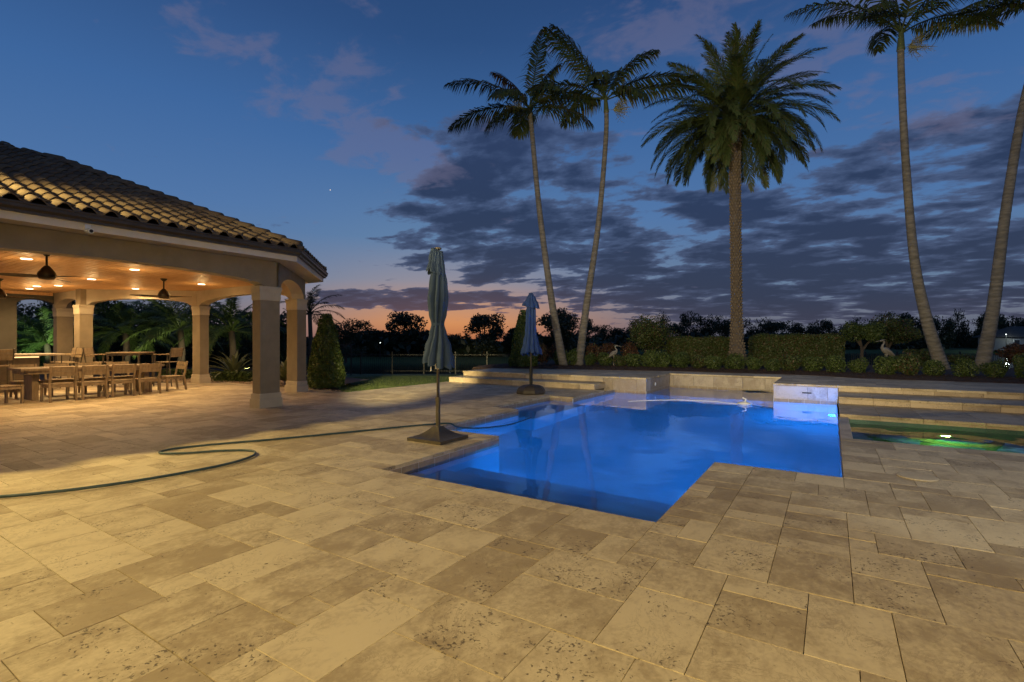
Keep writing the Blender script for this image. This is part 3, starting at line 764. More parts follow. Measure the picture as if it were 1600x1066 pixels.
# ---- larger loose shrubs and the small pruned trees
def bush(name, label, cat, px, d_, py_top, wpx, seed, mt, n_=6500, trunk=None, z0=.38, lift=0.0):
    x, y = ground(px, d_); top = height(py_top, d_); rx = wpx / FPX * d_ / 2
    t = thing(name, label, cat, (x, y, z0), YAW)
    hz = (top - z0) * (1 - lift) / 2; cz = (top - z0) * lift + hz
    parts = []
    rg = np.random.default_rng(seed)
    for k in range(7):
        c_ = (rg.uniform(-.5, .5) * rx, rg.uniform(-.4, .4) * rx, cz + rg.uniform(-.4, .45) * hz); s2 = rg.uniform(.40, .62)
        parts.append(ball_pts(n_ // 7, c_, (rx * s2, rx * s2, hz * s2 * 1.05), .35, .3, seed * 10 + k))
    P = np.concatenate([p[0] for p in parts]); N = np.concatenate([p[1] for p in parts]); P[:, 2] = np.maximum(P[:, 2], .02)
    place('foliage', leaf_mesh('foliage', P, N, .042, mt), None, t)
    s_ = MB()
    if trunk:
        s_.tube([(0, 0, -.1), (.03, 0, cz * .45), (-.06, .02, cz * .8), (0, 0, cz)], [.075, .06, .05, .03], 8)
        s_.tube([(.02, 0, cz * .42), (.22, .03, cz * .62), (.42, .02, cz * .78), (.5, 0, cz)], [.055, .05, .04, .02], 8)
        s_.tube([(-.03, 0, cz * .6), (-.2, .03, cz * .8), (-.35, .02, cz)], [.045, .035, .02], 8)
    else:
        for k in range(4): a = k * 1.6; s_.tube([(0, 0, -.1), (.2 * rx * math.cos(a), .2 * rx * math.sin(a), cz * .6), (.5 * rx * math.cos(a), .5 * rx * math.sin(a), cz)], [.03, .025, .012], 6)
    s_.build('trunk', M_BARK, t)
bush('large_shrub', 'broad rounded green shrub left of the lower hedge behind a heron', 'shrub', 1016, 22.2, 489, 92, 71, F_HEDGE, 9000)
bush('pruned_tree', 'small multi-stemmed tree with light green crown beside the right-hand heron', 'tree', 1346, 22.0, 500, 62, 72, F_BOX, 6000, True, lift=.40)
bush('flowering_tree', 'darker reddish small tree directly behind the right-hand heron', 'tree', 1386, 23.2, 489, 92, 73, F_HEDGE, 8500, True, lift=.32)
bush('leafy_shrub', 'medium green shrub between the right heron and the leaning palm', 'shrub', 1432, 20.4, 541, 60, 74, F_HEDGE, 4000)
bush('leafy_shrub', 'reddish bushy shrub at the far right edge beyond the leaning palms', 'shrub', 1588, 19.0, 538, 56, 75, F_RED, 4000)
bush('leafy_shrub', 'low dark shrub between the bases of the two leaning palms', 'shrub', 1505, 21.4, 553, 60, 76, F_HEDGE, 4000)

# ------------------------------------------------------------------ palms
def frond_mesh(name, L, th0, drop, n_, ll, lw, ang, vee, droop, mt, seed, stem=.12, curl=1.3):
    """One feather frond leaving the origin along +X at elevation th0, bending down by drop degrees towards the tip."""
    rg = random.Random(seed); K = 16; pts = []; tan = []; p = Vector((0, 0, 0))
    for i in range(K + 1):
        s_ = i / K; th = R(th0 - drop * s_ ** curl); t_ = Vector((math.cos(th), 0, math.sin(th)))
        pts.append(p.copy()); tan.append(t_); p = p + t_ * (L / K)
    mb = MB(); mb.tube(pts, [.032 * (1 - .88 * i / K) for i in range(K + 1)], 5)
    def at(s_):
        f_ = s_ * K; i = min(int(f_), K - 1); u = f_ - i; return pts[i].lerp(pts[i + 1], u), tan[i].lerp(tan[i + 1], u).normalized()
    for k in range(n_):
        s_ = stem + (1 - stem) * (k + rg.random() * .7) / n_
        q, t_ = at(min(s_, .999)); up = Vector((-t_.z, 0, t_.x))
        shape = min(1, (s_ - stem) / .14 + .3) * min(1, (1.02 - s_) / .38 + .22)
        for sg in (-1, 1):
            a = R(ang * (1 - .45 * s_) + rg.uniform(-9, 9)); v_ = R(vee + rg.uniform(-14, 14))
            side = Vector((0, sg, 0)) * math.cos(v_) + up * math.sin(v_)
            d1 = (t_ * math.cos(a) + side * math.sin(a)).normalized(); l = ll * shape * rg.uniform(.82, 1.12)
            wv = d1.cross(up if abs(d1.dot(up)) < .9 else t_).normalized() * lw * .5
            m1 = q + d1 * l * .5; d2 = (d1 + Vector((0, 0, -droop * rg.uniform(.7, 1.4)))).normalized(); e = m1 + d2 * l * .5
            mb.add([q - wv * .5, q + wv * .5, m1 + wv, m1 - wv, e], [(0, 1, 2, 3), (3, 2, 4)])
    me = mb.mesh(name); me.materials.append(mt); return me

def trunk_path(pix, d_, zbase):
    out = []
    for px, py in pix:
        x, y = ground(px, d_); out.append(Vector((x, y, height(py, d_))))
    out[0].z = zbase; return out
def smooth_path(P, n_):
    out = []
    for i in range(n_ + 1):
        f_ = i / n_ * (len(P) - 1); k = min(int(f_), len(P) - 2); u = f_ - k
        p0, p1, p2, p3 = P[max(k - 1, 0)], P[k], P[k + 1], P[min(k + 2, len(P) - 1)]
        out.append(.5 * ((2 * p1) + (p2 - p0) * u + (2 * p0 - 5 * p1 + 4 * p2 - p3) * u * u + (3 * p1 - p0 - 3 * p2 + p3) * u ** 3))
    return out

def feather_palm(label, d_, pix, r0, r1, fronds, seed, L0=3.5, spray=1, zb=.33, shaft=1.5):
    P = trunk_path(pix, d_, zb); base = P[0].copy(); rg = random.Random(seed)
    t = thing('feather_palm', label, 'palm tree', base, 0, 'slender feather palms')
    S = smooth_path([p - base for p in P], 70); n_ = len(S)
    H_ = S[-1].length; ks = int(n_ * (1 - shaft / H_))
    mb = MB(); pts = []; rad = []
    for i in range(ks):                                          # ringed grey trunk
        f_ = i / n_; r_ = r1 + (r0 - r1) * (1 - f_) ** 2.2
        pts += [S[i], S[i].lerp(S[i + 1], .75), S[i].lerp(S[i + 1], .85)]; rad += [r_ * 1.03, r_ * .985, r_ * 1.05]
    mb.tube(pts, rad, 14); mb.build('trunk', M_TRUNKG, t, True)
    mb = MB(); sp = S[ks - 1:]; m_ = len(sp); mb.tube(sp, [r1 * (1.28 - .62 * (i / (m_ - 1)) ** .8) for i in range(m_)], 14); mb.build('crownshaft', M_SHAFT, t, True)
    top = S[-1]
    for k, (az_, el_, drop, ln) in enumerate(fronds):
        me = frond_mesh('frond', L0 * ln, el_, drop, 66, .90, .058, 64, -14, 1.1, F_DEAD if (seed == 1 and k == 7) else F_ROYAL, seed * 50 + k, .14, 1.15)
        place('frond', me, None, t, top - Vector((0, 0, .12 + .02 * (k % 4))), (R(rg.uniform(-25, 25)) * .6, 0, YAW + R(az_)))
    for k in range(spray):                                       # brushy flower stalk below the crownshaft
        mb = MB(); c0 = S[ks]; a0 = YAW + (PI if (spray == 1 and 'left' in label.split(',')[0] and seed == 1) else 0)
        for q in range(46):
            a = a0 + rg.uniform(-.9, .9); e_ = rg.uniform(-.5, .95); l = rg.uniform(.45, .85)
            p1 = c0 + Vector((math.cos(a0), math.sin(a0), .05)) * .28; p2 = p1 + Vector((math.cos(a) * math.cos(e_), math.sin(a) * math.cos(e_), math.sin(e_))) * l
            mb.tube([c0, p1, p2], [.012, .009, .004], 3, False)
            for z_ in range(5):
                b0 = p1.lerp(p2, .35 + .13 * z_); mb.tube([b0, b0 + Vector((rg.uniform(-.16, .16), rg.uniform(-.16, .16), rg.uniform(-.12, .16)))], .005, 3, False)
        mb.build('flower_stalk', M_SEEDS, t)
    return t
feather_palm('slender palm leaning left, left one of the crossed pair', 20.6, [(881, 566), (862, 470), (843, 330), (830, 195), (827, 165)], .18, .088,
             [(180, 42, 62, 1.05), (176, 12, 58, 1.0), (84, 88, 20, 1.05), (20, 74, 40, .8), (4, 40, 72, .85), (-12, 5, 55, .8), (200, -6, 55, .65), (150, 66, 40, .85), (-60, 30, 80, .7), (235, 25, 80, .75), (100, 30, 70, .8)], 1, 3.5)
feather_palm('slender palm leaning right, right one of the crossed pair', 20.6, [(904, 566), (916, 480), (935, 350), (947, 210), (946, 150)], .18, .088,
             [(176, 72, 28, 1.22), (200, 62, 30, 1.05), (2, 44, 62, 1.05), (-4, 22, 34, 1.0), (178, 34, 62, .95), (186, 4, 42, 1.1), (-20, 66, 66, .75), (60, 70, 50, .8), (120, 30, 70, .85), (250, 35, 90, .7), (310, 20, 90, .65)], 2, 3.6)
feather_palm('tall pale-trunked palm leaning left near the right edge, its crown at the picture top', 17.8, [(1474, 580), (1448, 500), (1428, 400), (1415, 250), (1408, 110), (1408, 46)], .22, .10,
             [(178, 38, 66, 1.1), (172, 70, 50, 1.0), (6, 34, 58, 1.05), (0, 60, 52, 1.15), (215, 20, 60, .8), (110, 60, 60, 1.0), (60, 50, 70, 1.0), (300, 40, 85, .8), (250, 60, 70, .8), (150, 84, 25, 1.1)], 3, 3.9)
feather_palm('thick leaning palm trunk leaving the picture at the right edge', 18.0, [(1533, 575), (1552, 480), (1570, 340), (1596, 180), (1622, 70), (1634, 4)], .23, .11,
             [(180, 30, 62, 1.05), (176, 58, 60, 1.1), (190, 12, 45, .95), (170, 14, 50, .8), (0, 40, 60, 1.0), (60, 60, 60, 1.0), (130, 40, 70, 1.0), (300, 40, 80, .9), (240, 30, 75, .9)], 4, 3.9, 0)

# ---- stout date palm
def date_palm(label, px, d_, py_top, zb):
    x, y = ground(px, d_); ht = height(py_top, d_) - zb; rg = random.Random(5)
    t = thing('date_palm', label, 'palm tree', (x, y, zb))
    lean = -.012; axis = lambda z: Vector((RT[0] * lean * z, RT[1] * lean * z, z))
    rad_ = lambda z: .185 + .28 * math.exp(-z / .6) + .05 * math.exp(-abs(z - ht) / .8)
    zs = [ht * i / 30 for i in range(31)]; zs[0] = -.1
    mb = MB(); mb.tube([axis(z) for z in zs], [rad_(max(z, 0)) for z in zs], 16); mb.build('trunk', M_TRUNKD, t, True)
    mb = MB(); row = 0; z = .05
    while z < ht:
        for k in range(11):                                      # diamond stubs of the old leaf bases
            a = 2 * PI * (k + .5 * (row % 2)) / 11 + rg.uniform(-.06, .06); r_ = rad_(z); o = Vector((math.cos(a), math.sin(a), 0)); s_ = Vector((-math.sin(a), math.cos(a), 0))
            c_ = axis(z) + o * (r_ - .01); hw = r_ * .25 * rg.uniform(.8, 1.1); hh = .075 * rg.uniform(.85, 1.15); out = rg.uniform(.04, .075)
            mb.add([c_ - Vector((0, 0, hh)), c_ + s_ * hw, c_ + Vector((0, 0, hh * .9)), c_ - s_ * hw, c_ + o * out + Vector((0, 0, hh * .45))], [(0, 1, 4), (1, 2, 4), (2, 3, 4), (3, 0, 4)])
        z += .115; row += 1
    tag(mb.build('leaf_base', M_BOOT, t), kind='stuff')
    cls = [(84, 34, 6, .92), (70, 50, 10, .97), (56, 62, 13, 1.05), (42, 74, 15, 1.06), (28, 84, 17, 1.06), (14, 84, 18, 1.04), (0, 76, 18, 1.0), (-14, 64, 17, .94), (-28, 52, 14, .84)]
    for ci, (e_, dr, cnt, ln) in enumerate(cls):
        mes = [frond_mesh('frond', 3.4 * ln, e_ + q * 5 - 2, dr + q * 6, 100, .52, .026, 50, 12, .40, F_DATE, 900 + ci * 7 + q, .16, 1.25) for q in range(2)]
        for k in range(cnt):
            a = 2 * PI * (k + rg.uniform(-.25, .25)) / cnt + ci * .9
            o = place('frond', mes[k % 2], None, t, axis(ht) + Vector((.16 * math.cos(a), .16 * math.sin(a), .30 * (e_ + 50) / 130)), (R(rg.uniform(-22, 22)), 0, a))
            s_ = rg.uniform(.92, 1.06); o.scale = (s_, s_, s_)
date_palm('stout date palm with a diamond-patterned trunk and dense round crown', 1152, 19.6, 196, .33)

# ------------------------------------------------------------------ heron statues
def heron(label, px, d_, z0, s, flip):
    x, y = ground(px, d_)
    t = thing('heron_statue', label, 'statue', (x, y, z0), YAW, 'heron statues'); t.scale = (s * flip, s, s)
    b_ = MB()                                                    # local +X is the picture's right; beak points to -X
    body = [((.34, 0, .40), .012), ((.26, 0, .46), .05), ((.14, 0, .56), .105), ((.02, 0, .64), .125), ((-.07, 0, .70), .095), ((-.115, 0, .76), .055), ((-.10, 0, .83), .038), ((-.055, 0, .89), .033), ((-.035, 0, .95), .032), ((-.06, 0, 1.0), .036), ((-.115, 0, 1.02), .042), ((-.17, 0, 1.01), .028), ((-.22, 0, 1.0), .014)]
    b_.tube([p for p, _ in body], [r_ for _, r_ in body], 12); o = b_.build('body', M_STATUE, t, True)
    k = MB(); k.tube([(-.19, 0, 1.008), (-.30, 0, .985), (-.40, 0, .965)], [.018, .011, .002], 8); k.build('beak', M_STATUE, t, True)
    for sg in (-1, 1):
        k = MB(); k.tube([(.05, sg * .04, .55), (.02, sg * .045, .32), (.05, sg * .045, .16), (.04, sg * .045, 0)], [.028, .014, .013, .013], 8)
        for a in (-.5, 0, .5): k.tube([(.04, sg * .045, .01), (.04 - .09 * math.cos(a), sg * .045 + .09 * math.sin(a), .005)], [.011, .004], 5)
        k.build('leg', M_STATUE, t)
        k = MB(); k.tube([(-.05, sg * .10, .68), (.10, sg * .115, .60), (.26, sg * .08, .47), (.40, sg * .03, .36)], [.035, .055, .045, .006], 8); k.build('wing', M_STATUE, t, True)
    k = MB(); k.tube([(-.10, 0, 1.05), (0, 0, 1.045), (.07, 0, 1.02)], [.012, .009, .002], 6); k.build('crest', M_STATUE, t)
heron('pale heron statue standing among shrubs right of the crossed palms', 960, 20.2, .42, .78, -1)
heron('larger pale heron statue in front of the small trees at right', 1383, 18.9, .42, .98, 1)

# ------------------------------------------------------------------ pavilion
pav = thing('pavilion', 'open arched pavilion with tiled hip roof and warm wooden ceiling', 'pavilion', (-10, 6.4, 0))
PO = Vector((-10, 6.4, 0))
def ploc(mb): mb.v = [(x + 10, y - 6.4, z) for x, y, z in mb.v]; return mb
ZC = 3.05; ZS = 2.55
def column(x, y, wx=.44, wy=.44):
    ex_, ey_ = wx / 2, wy / 2
    o = MB(); o.box(x - ex_, x + ex_, y - ey_, y + ey_, .28, 2.28); c_ = ploc(o).build('column', M_STUCCO, pav)
    o = MB()
    o.bev(x - ex_ - .04, x + ex_ + .04, y - ey_ - .04, y + ey_ + .04, 0, .19, .012); o.bev(x - ex_ - .022, x + ex_ + .022, y - ey_ - .022, y + ey_ + .022, .19, .30, .015); ploc(o).build('base', M_CREAM, c_)
    o = MB(); rings = [(.010, 2.255), (.014, 2.28), (.014, 2.43), (.032, 2.50), (.032, ZS - .001)]
    for k, (i, z) in enumerate(rings): hx_, hy_ = ex_ + i, ey_ + i; o.v += [(x - hx_, y - hy_, z), (x + hx_, y - hy_, z), (x + hx_, y + hy_, z), (x - hx_, y + hy_, z)]
    for k in range(len(rings) - 1):
        for i in range(4): j = (i + 1) % 4; o.f.append((k * 4 + i, k * 4 + j, k * 4 + 4 + j, k * 4 + 4 + i))
    o.f += [(3, 2, 1, 0), tuple(range(len(rings) * 4 - 4, len(rings) * 4))]; ploc(o).build('capital', M_CREAM, c_)
COLS = [(-10.18, 6.30, .28, .44), (-12.56, 8.66, .46, .28), (-17.72, 8.66, .48, .28), (-20.28, 6.35, .46, .34), (-22.9, 6.60, .36, .44), (-10.18, .45, .28, .44), (-22.9, .45, .3, .44)]
for q in COLS: column(*q)
def arch_beam(p0, p1, rise, th=.30, half=.24, ztop=3.30, mats=None, n_=28, sprung=ZS):
    a, b_ = Vector((*p0, 0)), Vector((*p1, 0)); L = (b_ - a).length; t = (b_ - a).normalized(); nr = Vector((t.y, -t.x, 0))      # nr = outside
    S = [0, half] + [half + (L - 2 * half) * i / n_ for i in range(1, n_)] + [L - half, L]
    def zb(s_):
        if s_ <= half or s_ >= L - half: return sprung
        u = (s_ - L / 2) / (L / 2 - half); return sprung + rise * math.sqrt(max(0, 1 - u * u)) ** 1.0 if rise < .35 else sprung + rise * math.sqrt(max(0, 1 - u * u))
    outm, inm = MB(), MB()
    for s0, s1 in zip(S, S[1:]):
        z0, z1 = zb(s0), zb(s1); q0, q1 = a + t * s0, a + t * s1; o0, o1, i0, i1 = q0 + nr * th / 2, q1 + nr * th / 2, q0 - nr * th / 2, q1 - nr * th / 2
        f3 = lambda p, z: (p.x, p.y, z)
        outm.quad(f3(o0, z0), f3(o1, z1), f3(o1, ztop), f3(o0, ztop))
        inm.quad(f3(i1, z1), f3(i0, z0), f3(i0, ztop), f3(i1, ztop)); inm.quad(f3(i0, z0), f3(i1, z1), f3(o1, z1), f3(o0, z0))
    mo, mi = mats or (M_STUCCO, M_CREAM)
    o = ploc(outm).build('beam', mo, pav); ploc(inm).build('inner_face', mi, o)
arch_beam((-10.16, .45), (-10.16, 6.42), .20)
arch_beam((-10.14, 6.38), (-12.46, 8.68), .32)
arch_beam((-12.42, 8.67), (-17.78, 8.67), .26)
arch_beam((-17.72, 8.68), (-20.34, 6.33), .22)
arch_beam((-20.30, 6.46), (-22.9, 6.46), .26)
M_BARWALL = simple('bar_wall_paint', (.085, .078, .066), (.105, .096, .080), 2, .8, .003, 120)
arch_beam((-22.9, 5.05), (-22.9, 6.62), .26, mats=(M_BARWALL, M_BARWALL))
arch_beam((-22.9, .45), (-10.22, .45), .2)
for x, y, wx, wy in COLS[:5]: o = MB(); o.box(x - wx / 2 + .03, x + wx / 2 - .03, y - wy / 2 + .03, y + wy / 2 - .03, ZS - .01, 3.08); ploc(o).build('corner_block', M_STUCCO, pav)
o = MB(); o.box(-23.12, -22.7, .3, 5.35, 0, 3.1); ploc(o).build('back_wall', M_BARWALL, pav)
# boarded ceiling: boards run across the pavilion
o = MB(); y = .3; k = 0
while y < 8.8:
    y1 = y + .138; ym = y + .07
    x0 = -23.0 if ym < 6.4 else -20.4 + (ym - 6.4) * 1.12
    x1 = -10.1 if ym < 6.3 else -10.2 - (ym - 6.3)
    xx = x0
    while xx < x1:
        e = min(xx + random.uniform(2.2, 4.4), x1)
        o.bev(xx + .001, e - .001, -y1 + .003, -y - .003, -(ZC + .03), -ZC, .006, Matrix.Diagonal((1, -1, -1, 1))); xx = e
    y = y1
tag(ploc(o).build('ceiling_board', M_WOODC, pav), kind='stuff')
o = MB(); o.box(-22.95, -10.3, .35, 6.35, ZC + .035, ZC + .06); o.box(-17.6, -12.6, 6.4, 8.5, ZC + .035, ZC + .06); ploc(o).build('ceiling_panel', M_GUTTER, pav)
o = MB(); o.box(-22.68, -22.60, .7, 6.24, ZC - .10, ZC - .002); ploc(o).build('cornice', M_WOODC, pav)
# eaves: overhanging soffit, pale fascia, dark gutter
EO = .42
inner = [(-10.0, -.2), (-10.0, 6.41), (-12.38, 8.81), (-17.85, 8.81), (-20.6, 6.5), (-23.1, 6.5), (-23.1, -.2)]
def offset(poly, d_):
    out = []
    for i, p in enumerate(poly):
        p = Vector(p)
        if i == 0: out.append(p + Vector((d_, 0))); continue
        if i == len(poly) - 1: out.append(p + Vector((-d_, 0))); continue
        t0 = (p - Vector(poly[i - 1])).normalized(); t1 = (Vector(poly[i + 1]) - p).normalized(); n0 = Vector((t0.y, -t0.x)); n1 = Vector((t1.y, -t1.x))
        b_ = (n0 + n1).normalized(); out.append(p + b_ * (d_ / b_.dot(n0)))
    return out
def ribbon(mb, A, za, B, zb_):
    for i in range(len(A) - 1): mb.quad((*A[i], za), (*A[i + 1], za), (*B[i + 1], zb_), (*B[i], zb_))
o0 = [Vector(p) for p in inner]; o1 = offset(inner, EO); o2 = offset(inner, EO + .03); o3 = offset(inner, EO + .14)
mb = MB(); ribbon(mb, o0, 3.09, o1, 3.09); ploc(mb).build('soffit', M_CREAM, pav)
mb = MB(); ribbon(mb, o1, 3.075, o2, 3.075); ribbon(mb, o2, 3.075, o2, 3.20); ribbon(mb, o1, 3.075, o1, 3.10); ploc(mb).build('fascia', M_FASCIA, pav)
mb = MB(); g1 = offset(inner, EO + .035); g2 = offset(inner, EO + .10); g4 = offset(inner, EO + .155)
ribbon(mb, g1, 3.185, g2, 3.185); ribbon(mb, g2, 3.185, g2, 3.215); ribbon(mb, g2, 3.215, o3, 3.25); ribbon(mb, o3, 3.25, o3, 3.295); ribbon(mb, o3, 3.295, g4, 3.305); ribbon(mb, g4, 3.305, g4, 3.325); ribbon(mb, g4, 3.325, o0, 3.325)
ploc(mb).build('gutter', M_GUTTER, pav)
# roof planes
PITCH = .389; ex = offset(inner, EO + .08); ZE = 3.33
def roof_pt(p, up_dir, r_): q = Vector(p) + Vector(up_dir) * r_; return (q.x, q.y, ZE + PITCH * r_)
roof = MB()
E0, E1, E2, E3, E4 = ex[0], ex[1], ex[2], ex[3], ex[4]
T1 = .41421; HR = 6.6
H1 = Vector((E1.x - HR, E1.y - HR * T1))                             # hip between the front and the corner plane
roof.add([(E0.x, E0.y, ZE), (E1.x, E1.y, ZE), (H1.x, H1.y, ZE + PITCH * HR), (E0.x - HR, E0.y, ZE + PITCH * HR)], [(0, 1, 2, 3)])
ZH = ZE + PITCH * HR
roof.add([(E1.x, E1.y, ZE), (E2.x, E2.y, ZE), (H1.x, H1.y, ZH)], [(0, 1, 2)])
roof.add([(E2.x, E2.y, ZE), (E3.x, E3.y, ZE), (E3.x, H1.y, ZH), (H1.x, H1.y, ZH)], [(0, 1, 2, 3)])
roof.add([(E0.x - HR, E0.y, ZH), (H1.x, H1.y, ZH), (E3.x, H1.y, ZH), (E3.x, E0.y, ZH)], [(0, 1, 2, 3)])
roof_o = ploc(roof).build('roof', M_GUTTER, pav)
# S-shaped tiles, one object each on the near slopes
TW, TE = .285, .345
def s_tile():
    mb = MB(); n_ = 10; vs = []
    for row, (yy, lift) in enumerate(((0, .034), (TE * 1.10, .006))):
        for low in (0, -.016):
            for i in range(n_ + 1):
                u = i / n_; prof = .068 * math.sin(PI * min(u / .58, 1)) if u < .58 else -.022 * math.sin(PI * (u - .58) / .42)
                vs.append((u * TW * 1.03, yy, prof + lift + low + .012))
    m1 = n_ + 1; fs = []
    for i in range(n_): fs += [(i, i + 1, 2 * m1 + i + 1, 2 * m1 + i), (m1 + i, m1 + i + 1, i + 1, i)]
    mb.add(vs, fs); return mb
st = s_tile(); ST_ME = st.mesh('roof_tile'); ST_ME.materials.append(M_ROOF); ST_ME.polygons.foreach_set('use_smooth', [i % 2 == 0 for i in range(len(ST_ME.polygons))])
sl = math.atan(PITCH); tiles = []
def cover(P0, P1, clip):
    a, b_ = Vector((*P0, ZE)), Vector((*P1, ZE)); t = (b_ - a).normalized(); inn = Vector((-t.y, t.x, 0)); up = (inn * math.cos(sl) + Vector((0, 0, math.sin(sl)))).normalized(); nn = t.cross(up)
    L = (b_ - a).length; cols = int(L / TW) + 2; k = 0
    while k * TE * math.cos(sl) < HR:
        for c_ in range(-1, cols):
            u = c_ * TW; v = k * TE - .05; r_ = (v + .17) * math.cos(sl)
            if clip(u + TW / 2, r_, L):
                p = a + t * u + up * v; tiles.append(Matrix((( t.x, up.x, nn.x, p.x), (t.y, up.y, nn.y, p.y), (t.z, up.z, nn.z, p.z), (0, 0, 0, 1))))
        k += 1
cover(E0, E1, lambda u, r_, L: 0 <= u <= L - r_ * T1)
cover(E1, E2, lambda u, r_, L: r_ * T1 <= u <= L - (L - HR * T1) * r_ / HR)
def tkey(M):
    p = proj(*(M.translation)); 
    return 1e9 if p is None or not (-60 < p[0] < 1640) else p[2]
tiles.sort(key=tkey)
Tinv = Matrix.Translation((10, -6.4, 0)); far_t = MB()
for i, Mx in enumerate(tiles):
    jit = Matrix.Translation((random.uniform(-.003, .003), random.uniform(-.006, .006), random.uniform(0, .004))) @ Matrix.Rotation(random.uniform(-.012, .012), 4, 'Z')
    M2 = Tinv @ Mx @ jit
    if i < 300:
        q = place('roof_tile', ST_ME, None, roof_o); q.matrix_local = M2
    else:
        far_t.add([tuple(M2 @ Vector(p)) for p in st.v], st.f)
tag(far_t.build('far_roof_tile', M_ROOF, roof_o), kind='stuff')
# hip caps
def hip(P, dirx, diry, n_):
    d_ = Vector((dirx, diry, PITCH)).normalized()
    for k in range(n_):
        p = Vector((P.x, P.y, ZE + .075)) + d_ * (.40 * k); side = d_.cross(Vector((0, 0, 1))).normalized(); up = side.cross(d_)
        mb = MB(); vs = []
        for s_, lift, rr_ in ((0, .035, .125), (.46, .0, .105)):
            for i in range(9): a = PI * i / 8; vs.append(p + d_ * s_ + side * math.cos(a) * rr_ + up * (math.sin(a) * rr_ * .85 + lift - .03))
        mb.add([tuple(v) for v in vs], [(i, i + 1, 9 + i + 1, 9 + i) for i in range(8)] + [tuple(range(8, -1, -1))]); ploc(mb).build('hip_tile', M_ROOF, roof_o, True)
hip(E1, -1, -T1, 17); hip(E2, (H1.x - E2.x) / HR, (H1.y - E2.y) / HR, 15)

# ---- security camera under the fascia
sc_ = thing('security_camera', 'small white security camera on the pavilion fascia', 'camera', (-9.53, 3.03, 3.09))
o = MB(); o.box(-.03, .03, -.035, .035, .0, .07); o.build('mount', M_WHITE, sc_)
o = MB(); o.tube([(-.02, 0, -.01), (.09, .02, -.03)], [.038, .04], 14); o.build('housing', M_WHITE, sc_)
o = MB(); o.tube([(.088, .02, -.03), (.094, .021, -.031)], [.026, .026], 12); o.build('lens', M_BLACK, sc_)

# ---- recessed downlights, each with an added fill lamp below
DL = [((-13.61, 3.35), 'recessed downlight nearest the near arch, largest at left'), ((-13.57, 5.19), 'recessed downlight at centre of the near ceiling, right of the front fan'),
      ((-16.63, 5.38), 'recessed downlight between the two ceiling fans'), ((-19.37, 5.47), 'recessed downlight, rightmost of three over the bar'),
      ((-20.14, 5.19), 'recessed downlight, middle of three over the bar'), ((-21.32, 5.32), 'recessed downlight, deepest of three over the bar'),
      ((-18.5, 7.1), 'recessed downlight in front of the far arch, left of the rear fan'), ((-15.4, 7.55), 'recessed downlight right of the rear fan near the side arch')]
for (x, y), lb in DL:
    t = thing('downlight', 'round glowing ' + lb, 'light', (x, y, ZC), 0, 'recessed ceiling downlights')
    o = MB(); o.lathe([(.105, -.008), (.105, .0), (.09, .001)], 22); o.build('trim', M_WHITE, t)
    o = MB(); o.lathe([(.088, -.012), (.088, -.009)], 22); o.build('lens', E_DOWN, t)
    lamp('downlight_and_fill_lamp', 'SPOT', (x, y, ZC - .03), 265, (1.0, .65, .27), (x, y, 0), spot_size=R(168), spot_blend=1.0, shadow_soft_size=.08)
    lamp('downlight_and_fill_lamp', 'POINT', (x, y, ZC - .36), 8, (1.0, .64, .26), shadow_soft_size=.08)  # added fill hanging free below the boards, no fixture; brightens the ceiling

# ---- ceiling fans
def fan(label, x, y, zh, rot):
    t = thing('ceiling_fan', label, 'fan', (x, y, zh), rot, 'ceiling fans')
    o = MB(); o.lathe([(.03, -.10), (.11, -.085), (.14, -.02), (.13, .03), (.085, .10), (.035, .16)], 22); o.build('motor_housing', M_FAN, t, True)
    o = MB(); o.tube([(0, 0, .12), (0, 0, ZC - zh - .03)], .018, 10); o.build('down_rod', M_FAN, t)
    o = MB(); o.lathe([(.03, ZC - zh - .07), (.075, ZC - zh - .02), (.08, ZC - zh - .001)], 18); o.build('ceiling_mount', M_FAN, t)
    for k in range(3):
        a = 2 * PI * k / 3; M_ = Matrix.Rotation(a, 4, 'Z'); mb = MB(); vs = []; n_ = 8
        for i in range(n_ + 1):
            u = i / n_; xx = .10 + .66 * u; wd = (.055 + .03 * math.sin(PI * min(u * 1.1, 1))) * (1 if u < .9 else .75); tw = .30 * (1 - .6 * u); zz = -.045 - .01 * u
            for sg, th in ((-1, .004), (1, .004), (1, -.004), (-1, -.004)): vs.append(M_ @ Vector((xx, sg * wd * math.cos(tw), zz + sg * wd * math.sin(tw) + th)))
        fs = [(i * 4 + j, i * 4 + (j + 1) % 4, i * 4 + 4 + (j + 1) % 4, i * 4 + 4 + j) for i in range(n_) for j in range(4)] + [(0, 1, 2, 3), (n_ * 4 + 3, n_ * 4 + 2, n_ * 4 + 1, n_ * 4)]
        mb.add(vs, fs); mb.build('blade', M_FAN, t)
fan('dark three-blade ceiling fan nearest the front arch', -12.35, 3.32, 2.64, R(20))
fan('dark three-blade ceiling fan farther back over the dining chairs', -14.95, 6.38, 2.62, R(28))
fan('dark ceiling fan at the left edge over the bar, only a blade showing', -18.6, 4.05, 2.62, R(48))

